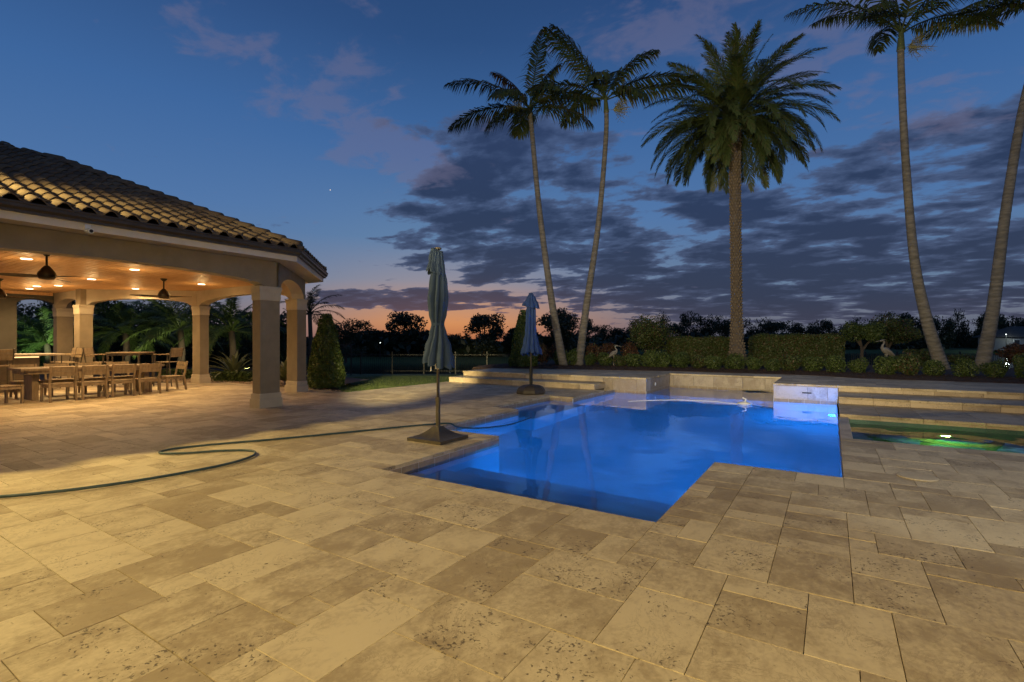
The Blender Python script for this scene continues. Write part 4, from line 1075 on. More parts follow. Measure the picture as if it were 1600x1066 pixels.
# ---- dining set
def dining_chair(label, x, y, rz):
    t = thing('dining_chair', label, 'chair', (x + random.uniform(-.04, .04), y + random.uniform(-.02, .02), 0), rz + random.uniform(-.07, .07), 'teak dining chairs'); t.scale = (1, 1, .95)     # faces +Y
    for sx in (-1, 1):
        o = MB(); o.box(sx * .235 - .022, sx * .235 + .022, .205, .25, 0, .41); o.build('leg', M_TEAK, t)
        o = MB(); px_ = sx * .235
        for (za, ya, zb_, yb) in ((0, -.27, .43, -.215), (.43, -.215, .86, -.30)):
            o.add([(px_ - .021, ya - .021, za), (px_ + .021, ya - .021, za), (px_ + .021, ya + .021, za), (px_ - .021, ya + .021, za), (px_ - .021, yb - .021, zb_), (px_ + .021, yb - .021, zb_), (px_ + .021, yb + .021, zb_), (px_ - .021, yb + .021, zb_)],
                  [(3, 2, 1, 0), (4, 5, 6, 7), (0, 1, 5, 4), (1, 2, 6, 5), (2, 3, 7, 6), (3, 0, 4, 7)])
        o.build('leg', M_TEAK, t)
    o = MB(); o.box(-.205, .205, .215, .245, .345, .405); o.box(-.205, .205, -.23, -.20, .345, .405)
    o.box(-.25, -.22, -.19, .20, .345, .405); o.box(.22, .25, -.19, .20, .345, .405); o.build('seat_rail', M_TEAK, t)
    for k in range(6):
        yy = -.19 + .075 * k; o = MB(); o.bev(-.26, .26, yy, yy + .068, .411, .435, .004); o.build('seat_slat', M_TEAK, t)
    for k, (z0, z1) in enumerate(((.62, .735), (.745, .85))):
        o = MB(); M_ = Matrix.Rotation(.19, 4, 'X'); yy = -.215 - (z0 - .43) * .198
        o.box(-.206, .206, -.012, .012, 0, z1 - z0, Matrix.Translation((0, yy, z0)) @ M_); o.build('backrest_slat', M_TEAK, t)
    return t
CX0 = -15.28
for k, nm in enumerate(('nearest the table end at left', 'second from the left', 'third from the left', 'fourth, nearest the stout corner column')):
    dining_chair('teak dining chair with its back to the pool, ' + nm, CX0 - .05 * k, 4.32 + .60 * k, PI / 2)
dining_chair('teak dining chair at the left head of the long table, seen from the side', -15.52, 3.42, R(22))
dining_chair('teak dining chair at the right head of the long table, facing left', -15.95, 7.02, PI)
for k, nm in enumerate(('nearest the left end', 'second from the left end', 'third from the left end', 'nearest the right end')):
    dining_chair('teak dining chair on the far side of the table, ' + nm, -16.95, 4.2 + .65 * k, -PI / 2)
t = thing('dining_table', 'long teak dining table with slab legs under the pavilion', 'table', (-16.2, 5.22, 0))
for k in range(6):
    o = MB(); o.bev(-.50 + .168 * k, -.50 + .168 * k + .162, -1.45, 1.50, .70, .755, .004); o.build('top_board', M_TEAK, t)
o = MB(); o.box(-.44, .44, -1.38, -1.33, .62, .698); o.box(-.44, .44, 1.38, 1.43, .62, .698); o.box(-.46, -.42, -1.33, 1.38, .62, .698); o.box(.42, .46, -1.33, 1.38, .62, .698); o.build('apron', M_TEAK, t)
for yy in (-1.15, 1.15):
    o = MB(); o.box(-.30, .30, yy - .06, yy + .06, 0, .619); o.build('leg', M_TEAK, t)

# ---- bar-height set by the far arch
def bar_chair(label, x, y, rz, group='tall bar chairs'):
    t = thing('bar_chair', label, 'chair', (x, y, 0), rz, group)                       # faces +Y
    for sx in (-1, 1):
        o = MB(); o.tube([(sx * .26, .27, 0), (sx * .25, .23, .98)], .018, 6); o.build('leg', M_METAL, t)
        o = MB(); o.tube([(sx * .26, -.32, 0), (sx * .25, -.22, .74), (sx * .25, -.30, 1.20)], .018, 6); o.build('leg', M_METAL, t)
        o = MB(); o.bev(sx * .25 - .03, sx * .25 + .03, -.24, .26, .975, 1.0, .004); o.build('armrest', M_TEAK, t)
    for k in range(4):
        o = MB(); o.bev(-.24, .24, -.21 + .115 * k, -.10 + .115 * k, .735, .76, .004); o.build('seat_slat', M_TEAK, t)
    for k in range(3):
        z0 = .90 + .098 * k; yy = -.225 - (z0 - .74) * .17; o = MB(); o.box(-.232, .232, -.012, .012, 0, .09, Matrix.Translation((0, yy, z0)) @ Matrix.Rotation(.17, 4, 'X')); o.build('backrest_slat', M_TEAK, t)
    o = MB(); o.tube([(-.255, .25, .30), (.255, .25, .30)], .014, 6); o.build('footrest', M_METAL, t)
bt = thing('bar_table', 'tall square bar table with slim metal legs by the far arch', 'table', (-18.55, 7.0, 0), R(43))
o = MB()
for k in range(5): o.bev(-.46 + .185 * k, -.46 + .185 * k + .178, -.46, .46, 1.02, 1.055, .004)
o.build('top', M_TEAK, bt)
o = MB(); o.box(-.44, .44, -.44, -.40, .955, 1.018); o.box(-.44, .44, .40, .44, .955, 1.018); o.build('apron', M_METAL, bt)
for sx in (-1, 1):
    for sy in (-1, 1): o = MB(); o.box(sx * .42 - .025, sx * .42 + .025, sy * .42 - .025, sy * .42 + .025, 0, 1.018); o.build('leg', M_METAL, bt)
bar_chair('tall bar chair left of the square bar table, facing right', -19.05, 6.35, R(-45 + 0))
bar_chair('tall bar chair right of the square bar table, facing left', -17.55, 7.62, R(118))
# ---- bar counter
bar = thing('bar_counter', 'dark bar counter with a pale stone top and a glowing strip beneath it', 'bar', (-19.0, 4.9, 0))
o = MB(); o.box(-1.0, 0, -3.4, .05, 0, .98); o.build('base', M_BARBASE, bar)
o = MB(); o.bev(-1.15, .22, -3.5, .55, .99, 1.035, .006); o.build('counter_top', M_BARTOP, bar)
o = MB(); o.box(.002, .012, -3.3, .04, .935, .965); o.build('light_strip', E_STRIP, bar)
for (x, y, rz, lb) in ((-19.55, 5.75, R(182), 'tall bar chair at the right end of the bar, front one'), (-20.35, 5.85, R(176), 'tall bar chair at the right end of the bar, rear one'), (-18.35, 3.95, R(90), 'tall bar chair in front of the bar at the left edge')):
    bar_chair(lb, x, y, rz, 'bar chairs at the counter')

# ------------------------------------------------------------------ garden behind the pavilion
gp = MB()
for k in range(3600):
    x = random.uniform(-21.5, -11.6); y = random.uniform(8.4, 10.9)
    if on_deck(x, y) or (x > -13.2 and y > 9.4) : continue
    s_ = random.uniform(.02, .05); a = random.uniform(0, PI); z = -.02 + random.uniform(0, .03)
    M_ = Matrix.Translation((x, y, z)) @ Matrix.Rotation(a, 4, 'Z') @ Matrix.Diagonal((s_ * random.uniform(.8, 1.5), s_, s_ * .6, 1))
    vs = [M_ @ Vector(v) for v in ((1, 0, 0), (.3, .9, .1), (-.8, .5, 0), (-.8, -.5, 0), (.3, -.9, 0), (0, 0, 1))]
    gp.add(vs, [(0, 1, 5), (1, 2, 5), (2, 3, 5), (3, 4, 5), (4, 0, 5)])
tag(gp.build('gravel_bed', M_PEBBLE), 'tan pebbles around the outer columns of the pavilion', 'gravel', kind='stuff')
sb = MB(); sb.add([(-25, 6, -.026), (-20.5, 5.9, -.026), (-17.3, 8.8, -.026), (-11.7, 8.8, -.026), (-11.7, 9.5, -.026), (-13.4, 10.6, -.026), (-14.5, 13, -.026), (-30, 16, -.026), (-30, 6, -.026)], [tuple(range(9))])
tag(sb.build('garden_soil', M_SOIL), kind='structure')
def agave(label, x, y, s, seed):
    t = thing('agave', label, 'agave', (x, y, .10), 0, 'variegated agaves'); rg = random.Random(seed)
    for k in range(34):
        a = k * 2.39996; e = R(84 - 66 * (k / 33) ** .8); L = s * rg.uniform(.85, 1.1) * (.75 + .25 * k / 33); mb = MB(); vs = []; n_ = 6
        for i in range(n_ + 1):
            u = i / n_; w_ = .055 * s * (.75 + .9 * u - 1.65 * u ** 2.2) if u < 1 else .001; th = e - .35 * u * u
            q = Vector((math.cos(a) * math.cos(th), math.sin(a) * math.cos(th), math.sin(th))) * L * u; sd_ = Vector((-math.sin(a), math.cos(a), 0))
            vs += [q - sd_ * w_ + Vector((0, 0, w_ * .5)), q, q + sd_ * w_ + Vector((0, 0, w_ * .5))]
        mb.add(vs, [(i * 3 + j, i * 3 + j + 1, i * 3 + j + 4, i * 3 + j + 3) for i in range(n_) for j in range(2)]); mb.build('leaf', F_AGAVE, t, True)
agave('spiky pale agave behind the far side column of the pavilion', *ground(366, 18.4), 1.45, 1)
agave('spiky pale agave seen between the two corner columns', *ground(446, 16.2), 1.2, 2)
for k, (px0, px1, d0, d1, lb) in enumerate(((255, 309, 19.6, 19.0, 'low trimmed green border left of the far side column'), (338, 398, 18.0, 17.6, 'low trimmed green border below the left agave'))):
    (xa, ya), (xb, yb) = ground(px0, d0), ground(px1, d1)
    L = math.hypot(xb - xa, yb - ya); t = thing('border_hedge', lb, 'hedge', (xa, ya, -.02), math.atan2(yb - ya, xb - xa), 'low border hedges')
    P = np.stack([RNG.uniform(0, L, 5000), RNG.uniform(-.3, .3, 5000), RNG.uniform(0, .34, 5000)], 1); N = np.tile((0, -.5, .8), (5000, 1))
    place('foliage', leaf_mesh('foliage', P, N, .035, F_BOX), None, t)
def garden_palm(label, x, y, h, L, seed, mt=F_GARDEN, cnt=20, z0=-.05):
    t = thing('garden_palm', label, 'palm tree', (x, y, z0), 0, 'garden palms behind the pavilion'); rg = random.Random(seed)
    mb = MB(); mb.tube([(0, 0, 0), (.06, .03, h * .5), (.02, -.02, h)], [.17, .13, .12], 10); mb.build('trunk', M_BARK, t, True)
    for k in range(cnt):
        a = k * 2.39996 + rg.uniform(-.2, .2); e = 78 - 88 * (k / cnt)
        me = frond_mesh('frond', L * rg.uniform(.85, 1.1), e, 62 + rg.uniform(-8, 14), 38, .50, .036, 55, 4, .5, mt, seed * 40 + k, .15, 1.2)
        place('frond', me, None, t, (.02, -.02, h - .04), (R(rg.uniform(-20, 20)), 0, a))
garden_palm('green-lit feathery palm seen through the bar wall arch', *ground(74, 23.6), 1.35, 2.6, 31, F_GARDEN, 34)
garden_palm('low bushy palm under the bar wall arch beside the green-lit palm', *ground(50, 24.8), 1.0, 2.4, 36, F_GARDEN, 26)
garden_palm('palm with a reddish trunk seen through the far arch, left of centre', *ground(196, 21.8), 1.8, 2.0, 32, F_GARDEN, 26)
garden_palm('palm in the middle of the far arch, right of the reddish trunk', *ground(282, 21.5), 2.0, 2.2, 33, F_GARDEN, 26)
garden_palm('arching palm seen right of the far side column', *ground(362, 20.8), 1.9, 2.5, 34, F_GARDEN, 26)
garden_palm('dark palm with drooping fronds silhouetted right of the pavilion corner', *ground(484, 31.0), 3.6, 2.4, 35, F_TREE, 18, -.5)
def broad_tree(name, label, px, d_, py_top, wpx, z0, seed, mt, n_=5000, leaf=.10, group=None, trunkf=.35, lumps=12):
    x, y = ground(px, d_); top = height(py_top, d_) - z0; rx = wpx / FPX * d_ / 2; t = thing(name, label, 'tree', (x, y, z0), 0, group); rg = np.random.default_rng(seed); ps = []
    s_ = MB(); s_.tube([(0, 0, -.3), (0, .02 * top, top * .3), (.02 * top, 0, top * .7)], [.03 * top, .022 * top, .008 * top], 7)
    for k in range(lumps):
        a = rg.uniform(0, 2 * PI); q = rg.uniform(0, 1); zc = top * (trunkf + (1 - trunkf) * (.10 + .78 * rg.random())); env = math.sqrt(max(.06, 1 - ((zc / top - (trunkf + 1) / 2) / ((1 - trunkf) / 2)) ** 2))
        c_ = (math.cos(a) * rx * .72 * q * env, math.sin(a) * rx * .72 * q * env, zc); s2 = rg.uniform(.24, .42)
        ps.append(ball_pts(n_ // lumps, c_, (rx * s2, rx * s2, min(rx, top * .5) * s2 * .8), .25, .4, seed * 100 + k)); s_.tube([(0, 0, top * .3), (c_[0] * .5, c_[1] * .5, (top * .3 + zc) / 2), c_], [.012 * top, .008 * top, .003 * top], 5)
    P = np.concatenate([p[0] for p in ps]); N = np.concatenate([p[1] for p in ps])
    place('crown', leaf_mesh('crown', P, N, leaf, mt, 1.2), None, t); s_.build('trunk', M_BARK, t); return t
# dense dark trees closing the garden behind the pavilion
for k, (px, d_, pt, wp, lb) in enumerate(((20, 29, 455, 120, 'dense dark tree behind the bar wall at the far left'), (88, 28, 440, 120, 'dense dark tree behind the narrow arch by the bar'), (175, 29, 462, 90, 'dark leafy tree behind the left side of the far arch'),
        (245, 30, 468, 100, 'dark leafy tree behind the middle of the far arch'), (310, 28.5, 470, 95, 'dark leafy tree behind the far side column'), (370, 28, 480, 90, 'dark leafy tree seen through the side arch'), (440, 30, 505, 70, 'low dark tree seen between the corner columns'), (540, 48, 497, 105, 'dark rounded tree right of the tall cone topiary'))):
    broad_tree('garden_tree', lb, px, d_, pt, wp, -.4, 300 + k, F_TREE, 7000, .085, 'dark garden trees', .04, 16)
(xa, ya), (xb, yb) = ground(-40, 33), ground(470, 33)
L = math.hypot(xb - xa, yb - ya); t = thing('privacy_hedge', 'tall dark hedge closing the garden behind the pavilion', 'hedge', (xa, ya, -.6), math.atan2(yb - ya, xb - xa))
P = np.stack([RNG.uniform(0, L, 36000), RNG.uniform(-.5, .5, 36000), RNG.random(36000)], 1); P[:, 2] *= 3.5 + .35 * np.sin(P[:, 0] * 1.3) + .25 * np.sin(P[:, 0] * 3.1) + RNG.normal(0, .12, 36000)
place('foliage', leaf_mesh('foliage', P, np.tile((0, -1.0, .3), (36000, 1)), .085, F_TREE, 1.0), None, t)
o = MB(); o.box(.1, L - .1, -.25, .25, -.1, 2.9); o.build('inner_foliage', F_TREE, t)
def uplight(label, px, d_, tpx, td, tz, e, col, cone):
    gx, gy = ground(px, d_); tx_, ty_ = ground(tpx, td); ul = thing('garden_uplight', label, 'light', (gx, gy, 0), 0, 'garden spotlights')
    o = MB(); o.tube([(0, 0, -.05), (0, 0, .12)], .015, 6); o.build('stake', M_BLACK, ul)
    dv = (Vector((tx_, ty_, tz)) - Vector((gx, gy, .15))).normalized(); o = MB(); o.tube([(0, 0, .12), Vector((0, 0, .12)) + dv * .11], [.045, .05], 12); o.build('housing', M_BLACK, ul)
    lamp('uplight_lamp', 'SPOT', Vector((gx, gy, .12)) + dv * .14, e, col, (tx_, ty_, tz), spot_size=R(cone), spot_blend=.8, shadow_soft_size=.05)
uplight('small ground spotlight lighting the palm behind the bar wall', 52, 21.6, 66, 24.4, 3.2, 620, (.75, 1.0, .52), 70)
uplight('small ground spotlight below the reddish-trunked palm', 222, 20.4, 212, 22.0, 2.6, 150, (1.0, .92, .50), 110)
uplight('small ground spotlight below the palm in the middle of the far arch', 296, 20.3, 282, 21.6, 2.6, 120, (1.0, .92, .50), 110)
uplight('small ground spotlight beside the left agave', 384, 18.9, 366, 20.4, 2.0, 110, (1.0, .88, .45), 120)

# ------------------------------------------------------------------ lakeside fence
fen = thing('lakeside_fence', 'long black metal picket fence between the lawn and the lake', 'fence', (0, 0, 0))
fd = 29.5; pk = MB().tube([(0, 0, 0), (0, 0, 1.22)], .009, 4).mesh('picket'); pk.materials.append(M_BLACK)
pp = MB().box(-.03, .03, -.03, .03, -.1, 1.32).mesh('post'); pp.materials.append(M_BLACK)
s0_, s1_ = -12.5, 33.0; zf = -.53
def fp(s_): return sd(s_, fd + .0 * s_, zf)
rl = MB()
for z in (.18, 1.12):
    a, b_ = Vector(fp(s0_)), Vector(fp(s1_)); rl = MB(); rl.tube([a + Vector((0, 0, z)), b_ + Vector((0, 0, z))], .018, 4); rl.build('rail', M_BLACK, fen)
k = 0; s_ = s0_; far_p = MB(); cntp = 0
while s_ < s1_:
    px_ = 800 + FPX * s_ / fd; vis = 520 < px_ < 900 or 1300 < px_ < 1480 or 1480 < px_ < 1600
    x, y, z = fp(s_)
    if k % 16 == 0: place('post', pp, None, fen, (x, y, z), (0, 0, YAW))
    elif vis and cntp < 290: place('picket', pk, None, fen, (x, y, z)); cntp += 1
    else: far_p.tube([(x, y, z), (x, y, z + 1.22)], .009, 4)
    s_ += .115; k += 1
tag(far_p.build('far_picket', M_BLACK, fen), kind='stuff')
gt = thing('garden_gate', 'tall dark metal gate frame standing by the fence near the cone topiary', 'gate', sd(-9.6, 28.6, -.53), YAW)
for sx in (-.5, .5): o = MB(); o.box(sx - .03, sx + .03, -.03, .03, 0, 1.75); o.build('post', M_BLACK, gt)
o = MB(); o.box(-.47, .47, -.025, .025, 1.69, 1.75); o.build('top_rail', M_BLACK, gt)
o = MB(); o.tube([(-.45, 0, .2), (.45, 0, 1.4)], .012, 5); o.tube([(-.45, 0, .2), (.45, 0, .2)], .012, 5); o.build('brace', M_BLACK, gt)

# ------------------------------------------------------------------ far bank: trees, house, lamps
for k, (px, d_, pt, wp, lb) in enumerate(((638, 68, 487, 84, 'open-crowned dark tree left of the grey umbrella against the sunset'), (756, 68, 480, 84, 'open-crowned dark tree right of the grey umbrella against the sunset'), (590, 70, 512, 70, 'low dark tree at the far shore left of the sunset trees'), (872, 68, 471, 96, 'tall dark tree behind the crossed palms at the far shore'), (690, 71, 520, 70, 'low dark tree hidden behind the grey umbrella'), (808, 70, 512, 60, 'low dark tree at the far shore behind the blue umbrella'))):
    broad_tree('lakeside_tree', lb, px, d_, pt, wp, -.8, 500 + k, F_FAR, 5200, .17, 'trees on the far shore', .12, 13)
rg = random.Random(77); pxs = []; px = 520.0
while px < 1640: pxs.append(px); px += rg.uniform(22, 34)
variants = []
for v in range(6):
    ps = []; rgn = np.random.default_rng(800 + v)
    for q in range(15):
        zc = rgn.uniform(.14, .84); c_ = (rgn.uniform(-.55, .55) * (1.05 - zc * .6), rgn.uniform(-.5, .5), zc); s2 = rgn.uniform(.22, .40); ps.append(ball_pts(300, c_, (s2, s2, s2 * .6), .2, .4, 900 + v * 20 + q))
    variants.append(leaf_mesh('crown', np.concatenate([p[0] for p in ps]), np.concatenate([p[1] for p in ps]), .034, F_FAR, 1.2))
ftr = MB().tube([(0, 0, -.1), (0, 0, .5)], [.035, .02], 6).mesh('trunk'); ftr.materials.append(M_BARK)
for i, px in enumerate(pxs):
    d_ = shore((px - 800) / FPX, 1) + 14 + rg.uniform(0, 22) * (.4 if px < 900 else 1); top_px = 497 + 7 * math.sin(px * .021) + rg.uniform(-8, 9) if px > 900 else 518 + rg.uniform(-6, 6)
    if px > 1490: top_px = 492 + rg.uniform(-6, 8)
    x, y = ground(px, d_); h_ = height(top_px, d_) + .8
    t = thing('far_tree', f'dark tree in the line across the lake, {ORD[i] + " from the left" if i < len(pxs) // 2 else ORD[len(pxs) - 1 - i] + " from the right"}', 'tree', (x, y, -.85), rg.uniform(0, 6), 'tree line across the lake')
    w_ = rg.uniform(4.2, 6.0) * d_ / 135; t.scale = (w_, w_, h_); place('crown', variants[i % 6], None, t); place('trunk', ftr, None, t)
rgn = np.random.default_rng(5); n_ = 30000; pq = rgn.uniform(-.42, 1.1, n_); qq = np.clip((pq - .06) / .22, 0, 1); d0 = 56 + 56 * qq * qq * (3 - 2 * qq)
d_ = d0 + rgn.uniform(11, 30, n_); s_ = pq * d_; z_ = -.8 + rgn.random(n_) ** 1.1 * (3.0 + .8 * np.sin(s_ * .3) + .6 * np.sin(s_ * .83)) * (.62 + .38 * d_ / 125)
P = np.stack([d_ * FW[0] + s_ * RT[0], d_ * FW[1] + s_ * RT[1], z_], 1)
ok_ = ~((pq > .86) & (d_ < 138)); P = P[ok_]
tag(place('undergrowth', leaf_mesh('undergrowth', P, np.tile((0, 0, 1.0), (len(P), 1)), .5, F_FAR, 1.2)), 'dark undergrowth along the far shore of the lake', 'undergrowth', kind='stuff')
hx, hy = ground(1606, 118)
hs = thing('lakeside_house', 'pale house with a dark hip roof on the far shore at the right edge', 'house', (hx, hy, -.75), YAW)
HOUSEW = simple('pale_house_wall', (.30, .29, .28), (.34, .33, .32), 1, .8, .002, 30)
HROOF = simple('dark_house_roof', (.05, .045, .042), (.08, .07, .065), 2, .8, .01, 12)
o = MB(); o.box(-7, 9, -3, 5, 0, 3.1); o.build('wall', HOUSEW, hs)
o = MB(); o.add([(-7.8, -3.8, 3.05), (9.8, -3.8, 3.05), (9.8, 5.8, 3.05), (-7.8, 5.8, 3.05), (-3, 1, 5.6), (5, 1, 5.6)], [(0, 1, 5, 4), (1, 2, 5), (2, 3, 4, 5), (3, 0, 4), (3, 2, 1, 0)]); o.build('roof', HROOF, hs)
GLS = simple('house_window', (.02, .025, .03), (.03, .035, .04), 1, .1, 0)
for wx in (-5.6, -2.6, .6, 4.0):
    o = MB(); o.box(wx - .75, wx + .75, -3.06, -3.003, .9, 2.5); f_ = o.build('window', M_WHITE, hs); o = MB(); o.box(wx - .62, wx + .62, -3.09, -3.063, 1.02, 2.38); o.build('pane', GLS, f_)
def far_lamp(label, px, d_, z, e, col):
    d_ = d_ if px > 1000 else 64; z = z if px > 1000 else z * .5 + .3
    x, y = ground(px, d_); t = thing('distant_lamp', label, 'light', (x, y, z), 0, 'lamps across the lake')
    o = MB(); o.lathe([(.05, -.06), (.10, 0), (.05, .06)], 10) if d_ > 80 else o.lathe([(.03, -.03), (.05, 0), (.03, .03)], 10); o.build('globe', E_FARL, t)
    o = MB(); o.tube([(0, 0, -.1), (0, 0, -.85 - z)], .05, 6); o.build('post', M_BLACK, t)
    if e: lamp('distant_lamp_light', 'POINT', (x, y - .4, z), e, col, shadow_soft_size=.25)
far_lamp('bright white lamp beside the far house at right', 1572, 113.5, 2.9, 350, (.85, 1.0, .92))
far_lamp('small white lamp across the lake left of the leaning palm', 1401, 116, 1.4, 0, None)
far_lamp('tiny lamp across the lake left of the grey umbrella', 594, 116, 1.75, 0, None)
far_lamp('tiny lamp across the lake just right of the grey umbrella', 704, 116, 1.2, 0, None)

# ------------------------------------------------------------------ closed umbrellas
def canopy_mesh(prof, folds, tw, amp, seed, n_=144):
    rg = random.Random(seed); ph = [rg.uniform(0, 6) for _ in range(4)]; mb = MB(); m_ = len(prof)
    for i, (r_, z) in enumerate(prof):
        for k in range(n_):
            a = 2 * PI * k / n_; f_ = i / (m_ - 1)
            pleat = abs(math.sin(folds * a / 2 + tw * f_ + ph[0])) ** .6
            rr_ = r_ * (1 - amp + amp * 1.5 * pleat + .08 * math.sin(2 * a + ph[1] + 2 * f_) + .05 * math.sin(3 * a + 7 * f_ + ph[2]) + .05 * abs(math.sin(1.5 * folds * a / 2 + 5 * tw * f_ + ph[2])) * math.sin(6 * f_ + ph[1]) + .022 * math.sin(23 * a + 31 * f_))
            dz_ = -(.07 * pleat + .05 * math.sin(a + ph[3])) * (1 if i == m_ - 1 else (.4 if i == m_ - 2 else 0))
            mb.v.append((rr_ * math.cos(a), rr_ * math.sin(a), z + dz_))
    for i in range(m_ - 1):
        for k in range(n_): mb.f.append((i * n_ + k, i * n_ + (k + 1) % n_, (i + 1) * n_ + (k + 1) % n_, (i + 1) * n_ + k))
    mb.f.append(tuple(range(n_))); return mb
def interp(tbl, n_):
    zs = [z for _, z in tbl]; out = []
    for i in range(n_ + 1):
        z = zs[0] + (zs[-1] - zs[0]) * i / n_
        for (ra, za), (rb, zb_) in zip(tbl, tbl[1:]):
            if zb_ <= z <= za: u = (za - z) / (za - zb_); u = u * u * (3 - 2 * u); out.append((ra + (rb - ra) * u, z)); break
    return out
u1 = thing('closed_umbrella', 'closed slate-grey patio umbrella on a square stand at the pool corner', 'umbrella', (-4.74, 5.52, 0), 0, 'closed patio umbrellas')
o = canopy_mesh(interp([(.056, 2.68), (.075, 2.45), (.10, 2.2), (.112, 2.0), (.098, 1.78), (.074, 1.64), (.102, 1.50), (.155, 1.30), (.185, 1.12)], 60), 8, 3.6, .46, 1); o.build('canopy', M_CANV1, u1, True)
o = canopy_mesh(interp([(.050, 2.72), (.075, 2.56), (.115, 2.40)], 12), 7, .5, .34, 2); v_ = o.build('vent_flap', M_CANV1, u1, True); v_.location = (-.035, -.02, 0)
o = MB(); o.lathe([(.072, 1.61), (.082, 1.615), (.083, 1.655), (.072, 1.66)], 24); o.build('tie_strap', M_CANV1, u1, True)
o = MB(); o.tube([(0, 0, .10), (0, 0, 2.72)], .021, 12); o.build('pole', M_METAL, u1, True)
o = MB(); o.lathe([(.02, 2.70), (.05, 2.705), (.05, 2.725), (.02, 2.735)], 14); o.build('finial', M_METAL, u1)
o = MB(); o.tube([(0, 0, .12), (0, 0, .56)], .033, 14); o.tube([(0, 0, .54), (0, 0, .60)], .038, 14); o.build('stand_tube', M_METAL, u1)
o = MB(); o.box(-.03, .03, -.03, .03, 1.0, 1.12); c_ = o.build('crank_box', M_WHITE, u1)
o = MB(); o.tube([(-.03, -.02, 1.06), (-.085, -.05, 1.05), (-.09, -.052, .97)], .010, 8); o.build('crank_handle', M_WHITE, c_)
o = MB(); K = 10
for i in range(K + 1):
    u = i / K; hw = .305 * (1 - u) + .05 * u; z = .045 + .145 * (u ** 1.9) + .0 if i else .045
    o.v += [(-hw, -hw, z), (hw, -hw, z), (hw, hw, z), (-hw, hw, z)]
for i in range(K):
    for j in range(4): q = (j + 1) % 4; o.f.append((i * 4 + j, i * 4 + q, i * 4 + 4 + q, i * 4 + 4 + j))
o.f.append(tuple(range(K * 4, K * 4 + 4))); o.box(-.305, .305, -.305, .305, .0, .044); o.build('stand_base', M_METAL, u1)
u2 = thing('closed_umbrella', 'closed royal blue patio umbrella on a dark rounded stand by the steps', 'umbrella', (-6.78, 11.66, 0), 0, 'closed patio umbrellas')
o = canopy_mesh(interp([(.06, 2.62), (.10, 2.40), (.115, 2.15), (.115, 1.85), (.125, 1.6), (.17, 1.35), (.235, 1.10)], 50), 8, 1.2, .40, 5); o.build('canopy', M_CANV2, u2, True)
o = canopy_mesh(interp([(.05, 2.68), (.11, 2.52), (.21, 2.36)], 8), 8, .3, .22, 6); o.build('vent_flap', M_CANV2, u2, True)
o = MB(); o.tube([(0, 0, .2), (0, 0, 2.69)], .020, 12); o.build('pole', M_METAL, u2, True)
o = MB(); o.tube([(0, 0, .2), (0, 0, .72)], .045, 14); o.build('stand_tube', M_BLACK, u2)
o = MB(); o.lathe([(.385, 0), (.40, .03), (.385, .10), (.34, .17), (.24, .22), (.08, .245)], 8); o.build('stand_base', M_DARKBASE, u2)

# ------------------------------------------------------------------ pool hose, floating cleaner
hp = [(-6.9, .9), (-6.23, 1.36), (-5.85, 2.05), (-5.72, 2.9), (-5.85, 3.42), (-6.15, 3.62), (-6.45, 3.45), (-6.75, 3.08), (-7.02, 2.95), (-7.12, 3.15), (-6.95, 3.6), (-6.62, 4.2), (-6.2, 5.1), (-5.8, 6.0), (-5.55, 6.45)]
S = smooth_path([Vector((x, y, .021)) for x, y in hp], 160)
S += smooth_path([S[-1], Vector((-5.42, 6.62, .015)), Vector((-5.33, 6.75, -.06)), Vector((-5.1, 7.1, -.10)), Vector((-4.9, 7.7, -.105)), Vector((-5.0, 8.6, -.11))], 40)[1:]
o = MB(); o.tube(S, .0145, 8); tag(o.build('pool_hose', M_HOSE, None, True), 'dark blue-green hose looping across the paving into the pool', 'hose')
cl = thing('pool_cleaner', 'small white pool cleaner head drifting near the back wall of the pool', 'pool cleaner', (-1.75, 13.1, WL + .01))
o = MB(); o.lathe([(.10, -.05), (.13, -.02), (.12, .03), (.05, .06)], 16); o.build('body', M_WHITE, cl, True)
o = MB(); o.tube([(.16 * math.cos(a), .16 * math.sin(a), .02) for a in np.linspace(0, 2 * PI, 25)], .012, 6); o.build('bumper_ring', M_WHITE, cl)
o = MB(); o.tube([(0, 0, .05), (.03, 0, .12), (-.05, .02, .15)], .02, 8); o.build('hose_connector', M_WHITE, cl)
o = MB(); o.tube(smooth_path([Vector(p) for p in ((-1.9, 13.1, WL), (-2.6, 13.35, WL), (-3.3, 13.2, WL), (-3.9, 12.7, WL), (-4.3, 12.2, WL))], 40), .014, 8)
tag(o.build('floating_hose', M_WHITE, None, True), 'pale thin hose floating in an arc on the pool behind the cleaner', 'hose')

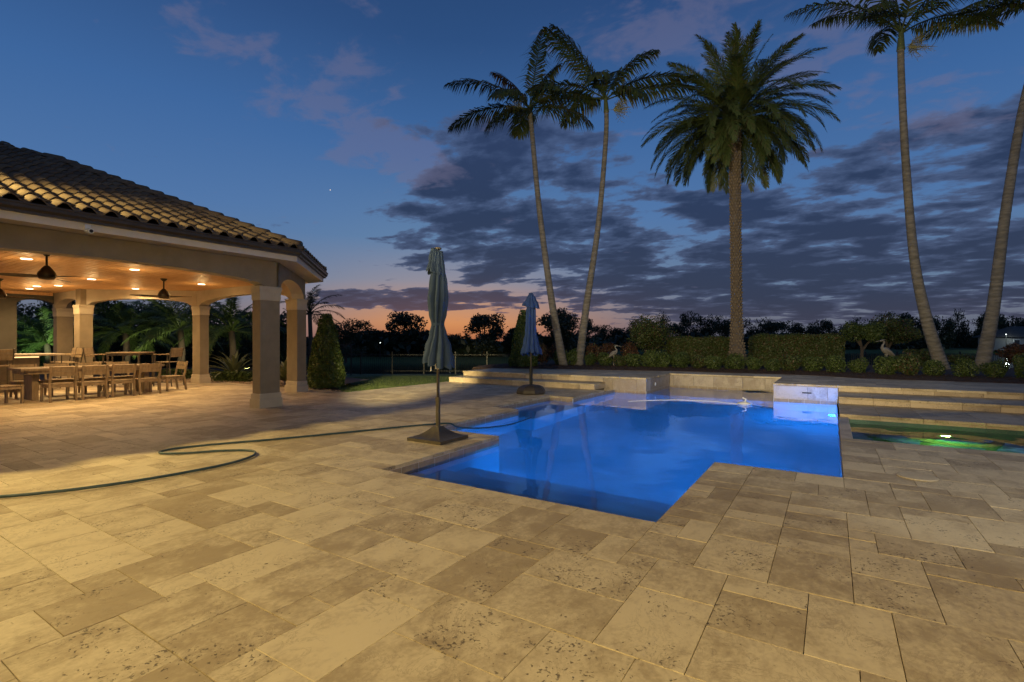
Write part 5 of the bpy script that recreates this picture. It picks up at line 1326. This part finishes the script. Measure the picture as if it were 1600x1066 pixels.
# ------------------------------------------------------------------ the house behind the camera with its floodlights and the added ones for palms and lawn
hb = thing('house', 'stucco house facing the pool from behind the viewer', 'house', (0, -2.5, 0))
o = MB(); o.box(-10.2, 9, -.6, 0, 0, 3.4); o.build('wall', M_STUCCO, hb)
o = MB(); o.box(-14.5, -10.32, -.6, 2.15, 0, 6.0); o.build('wing_wall', M_STUCCO, hb)
o = MB(); o.box(-10.2, 9, -.9, .55, 3.42, 3.55); o.build('eave', M_FASCIA, hb)
names = ('twin-head floodlight high on the house wing beside the pavilion roof', 'floodlight under the house eave left of the viewer', 'floodlight under the house eave right of the viewer', 'unseen floodlight added on the house eave to brighten the palms', 'unseen floodlight added on the house eave to brighten the lawn', 'white spotlight on a post at the right of the patio')
for (loc, tgt, pw, colr, size, bl, soft), nm in zip(FLOODS, names):
    t = thing('floodlight', nm, 'floodlight', loc); dirv = (Vector(tgt) - Vector(loc)).normalized()
    o = MB(); o.tube([(0, 0, 0) - np.array(dirv) * .14, (0, 0, 0) - np.array(dirv) * .02], [.05, .075], 14); o.build('housing', M_METAL, t)
    o = MB(); 
    if nm.startswith('white'): o.tube([(0, 0, -loc[2]), (0, 0, -.06)], .04, 10)
    else: o.tube([-dirv * .10, (0, -.16, .06)], .02, 8)
    o.build('bracket', M_METAL, t)
    lamp('floodlight_lamp', 'SPOT', loc, pw, colr, tgt, spot_size=size, spot_blend=bl, shadow_soft_size=soft)

# ------------------------------------------------------------------ light refracted through the two water surfaces
for o in bpy.data.objects:
    nm = o.name.split('.')[0]
    if nm in ('pool_water', 'spa_water'): o.cycles.is_caustics_caster = True
    par = o.parent.name.split('.')[0] if o.parent else ''
    if nm in ('wall_slab', 'entry_step') or (nm in ('wall', 'floor', 'bench', 'sun_shelf', 'waterline_tile') and par in ('swimming_pool', 'spa')): o.cycles.is_caustics_receiver = True
    if o.type == 'LIGHT' and nm in ('pool_lamp', 'spa_lamp', 'floodlight_lamp'): o.data.cycles.is_caustics_light = True
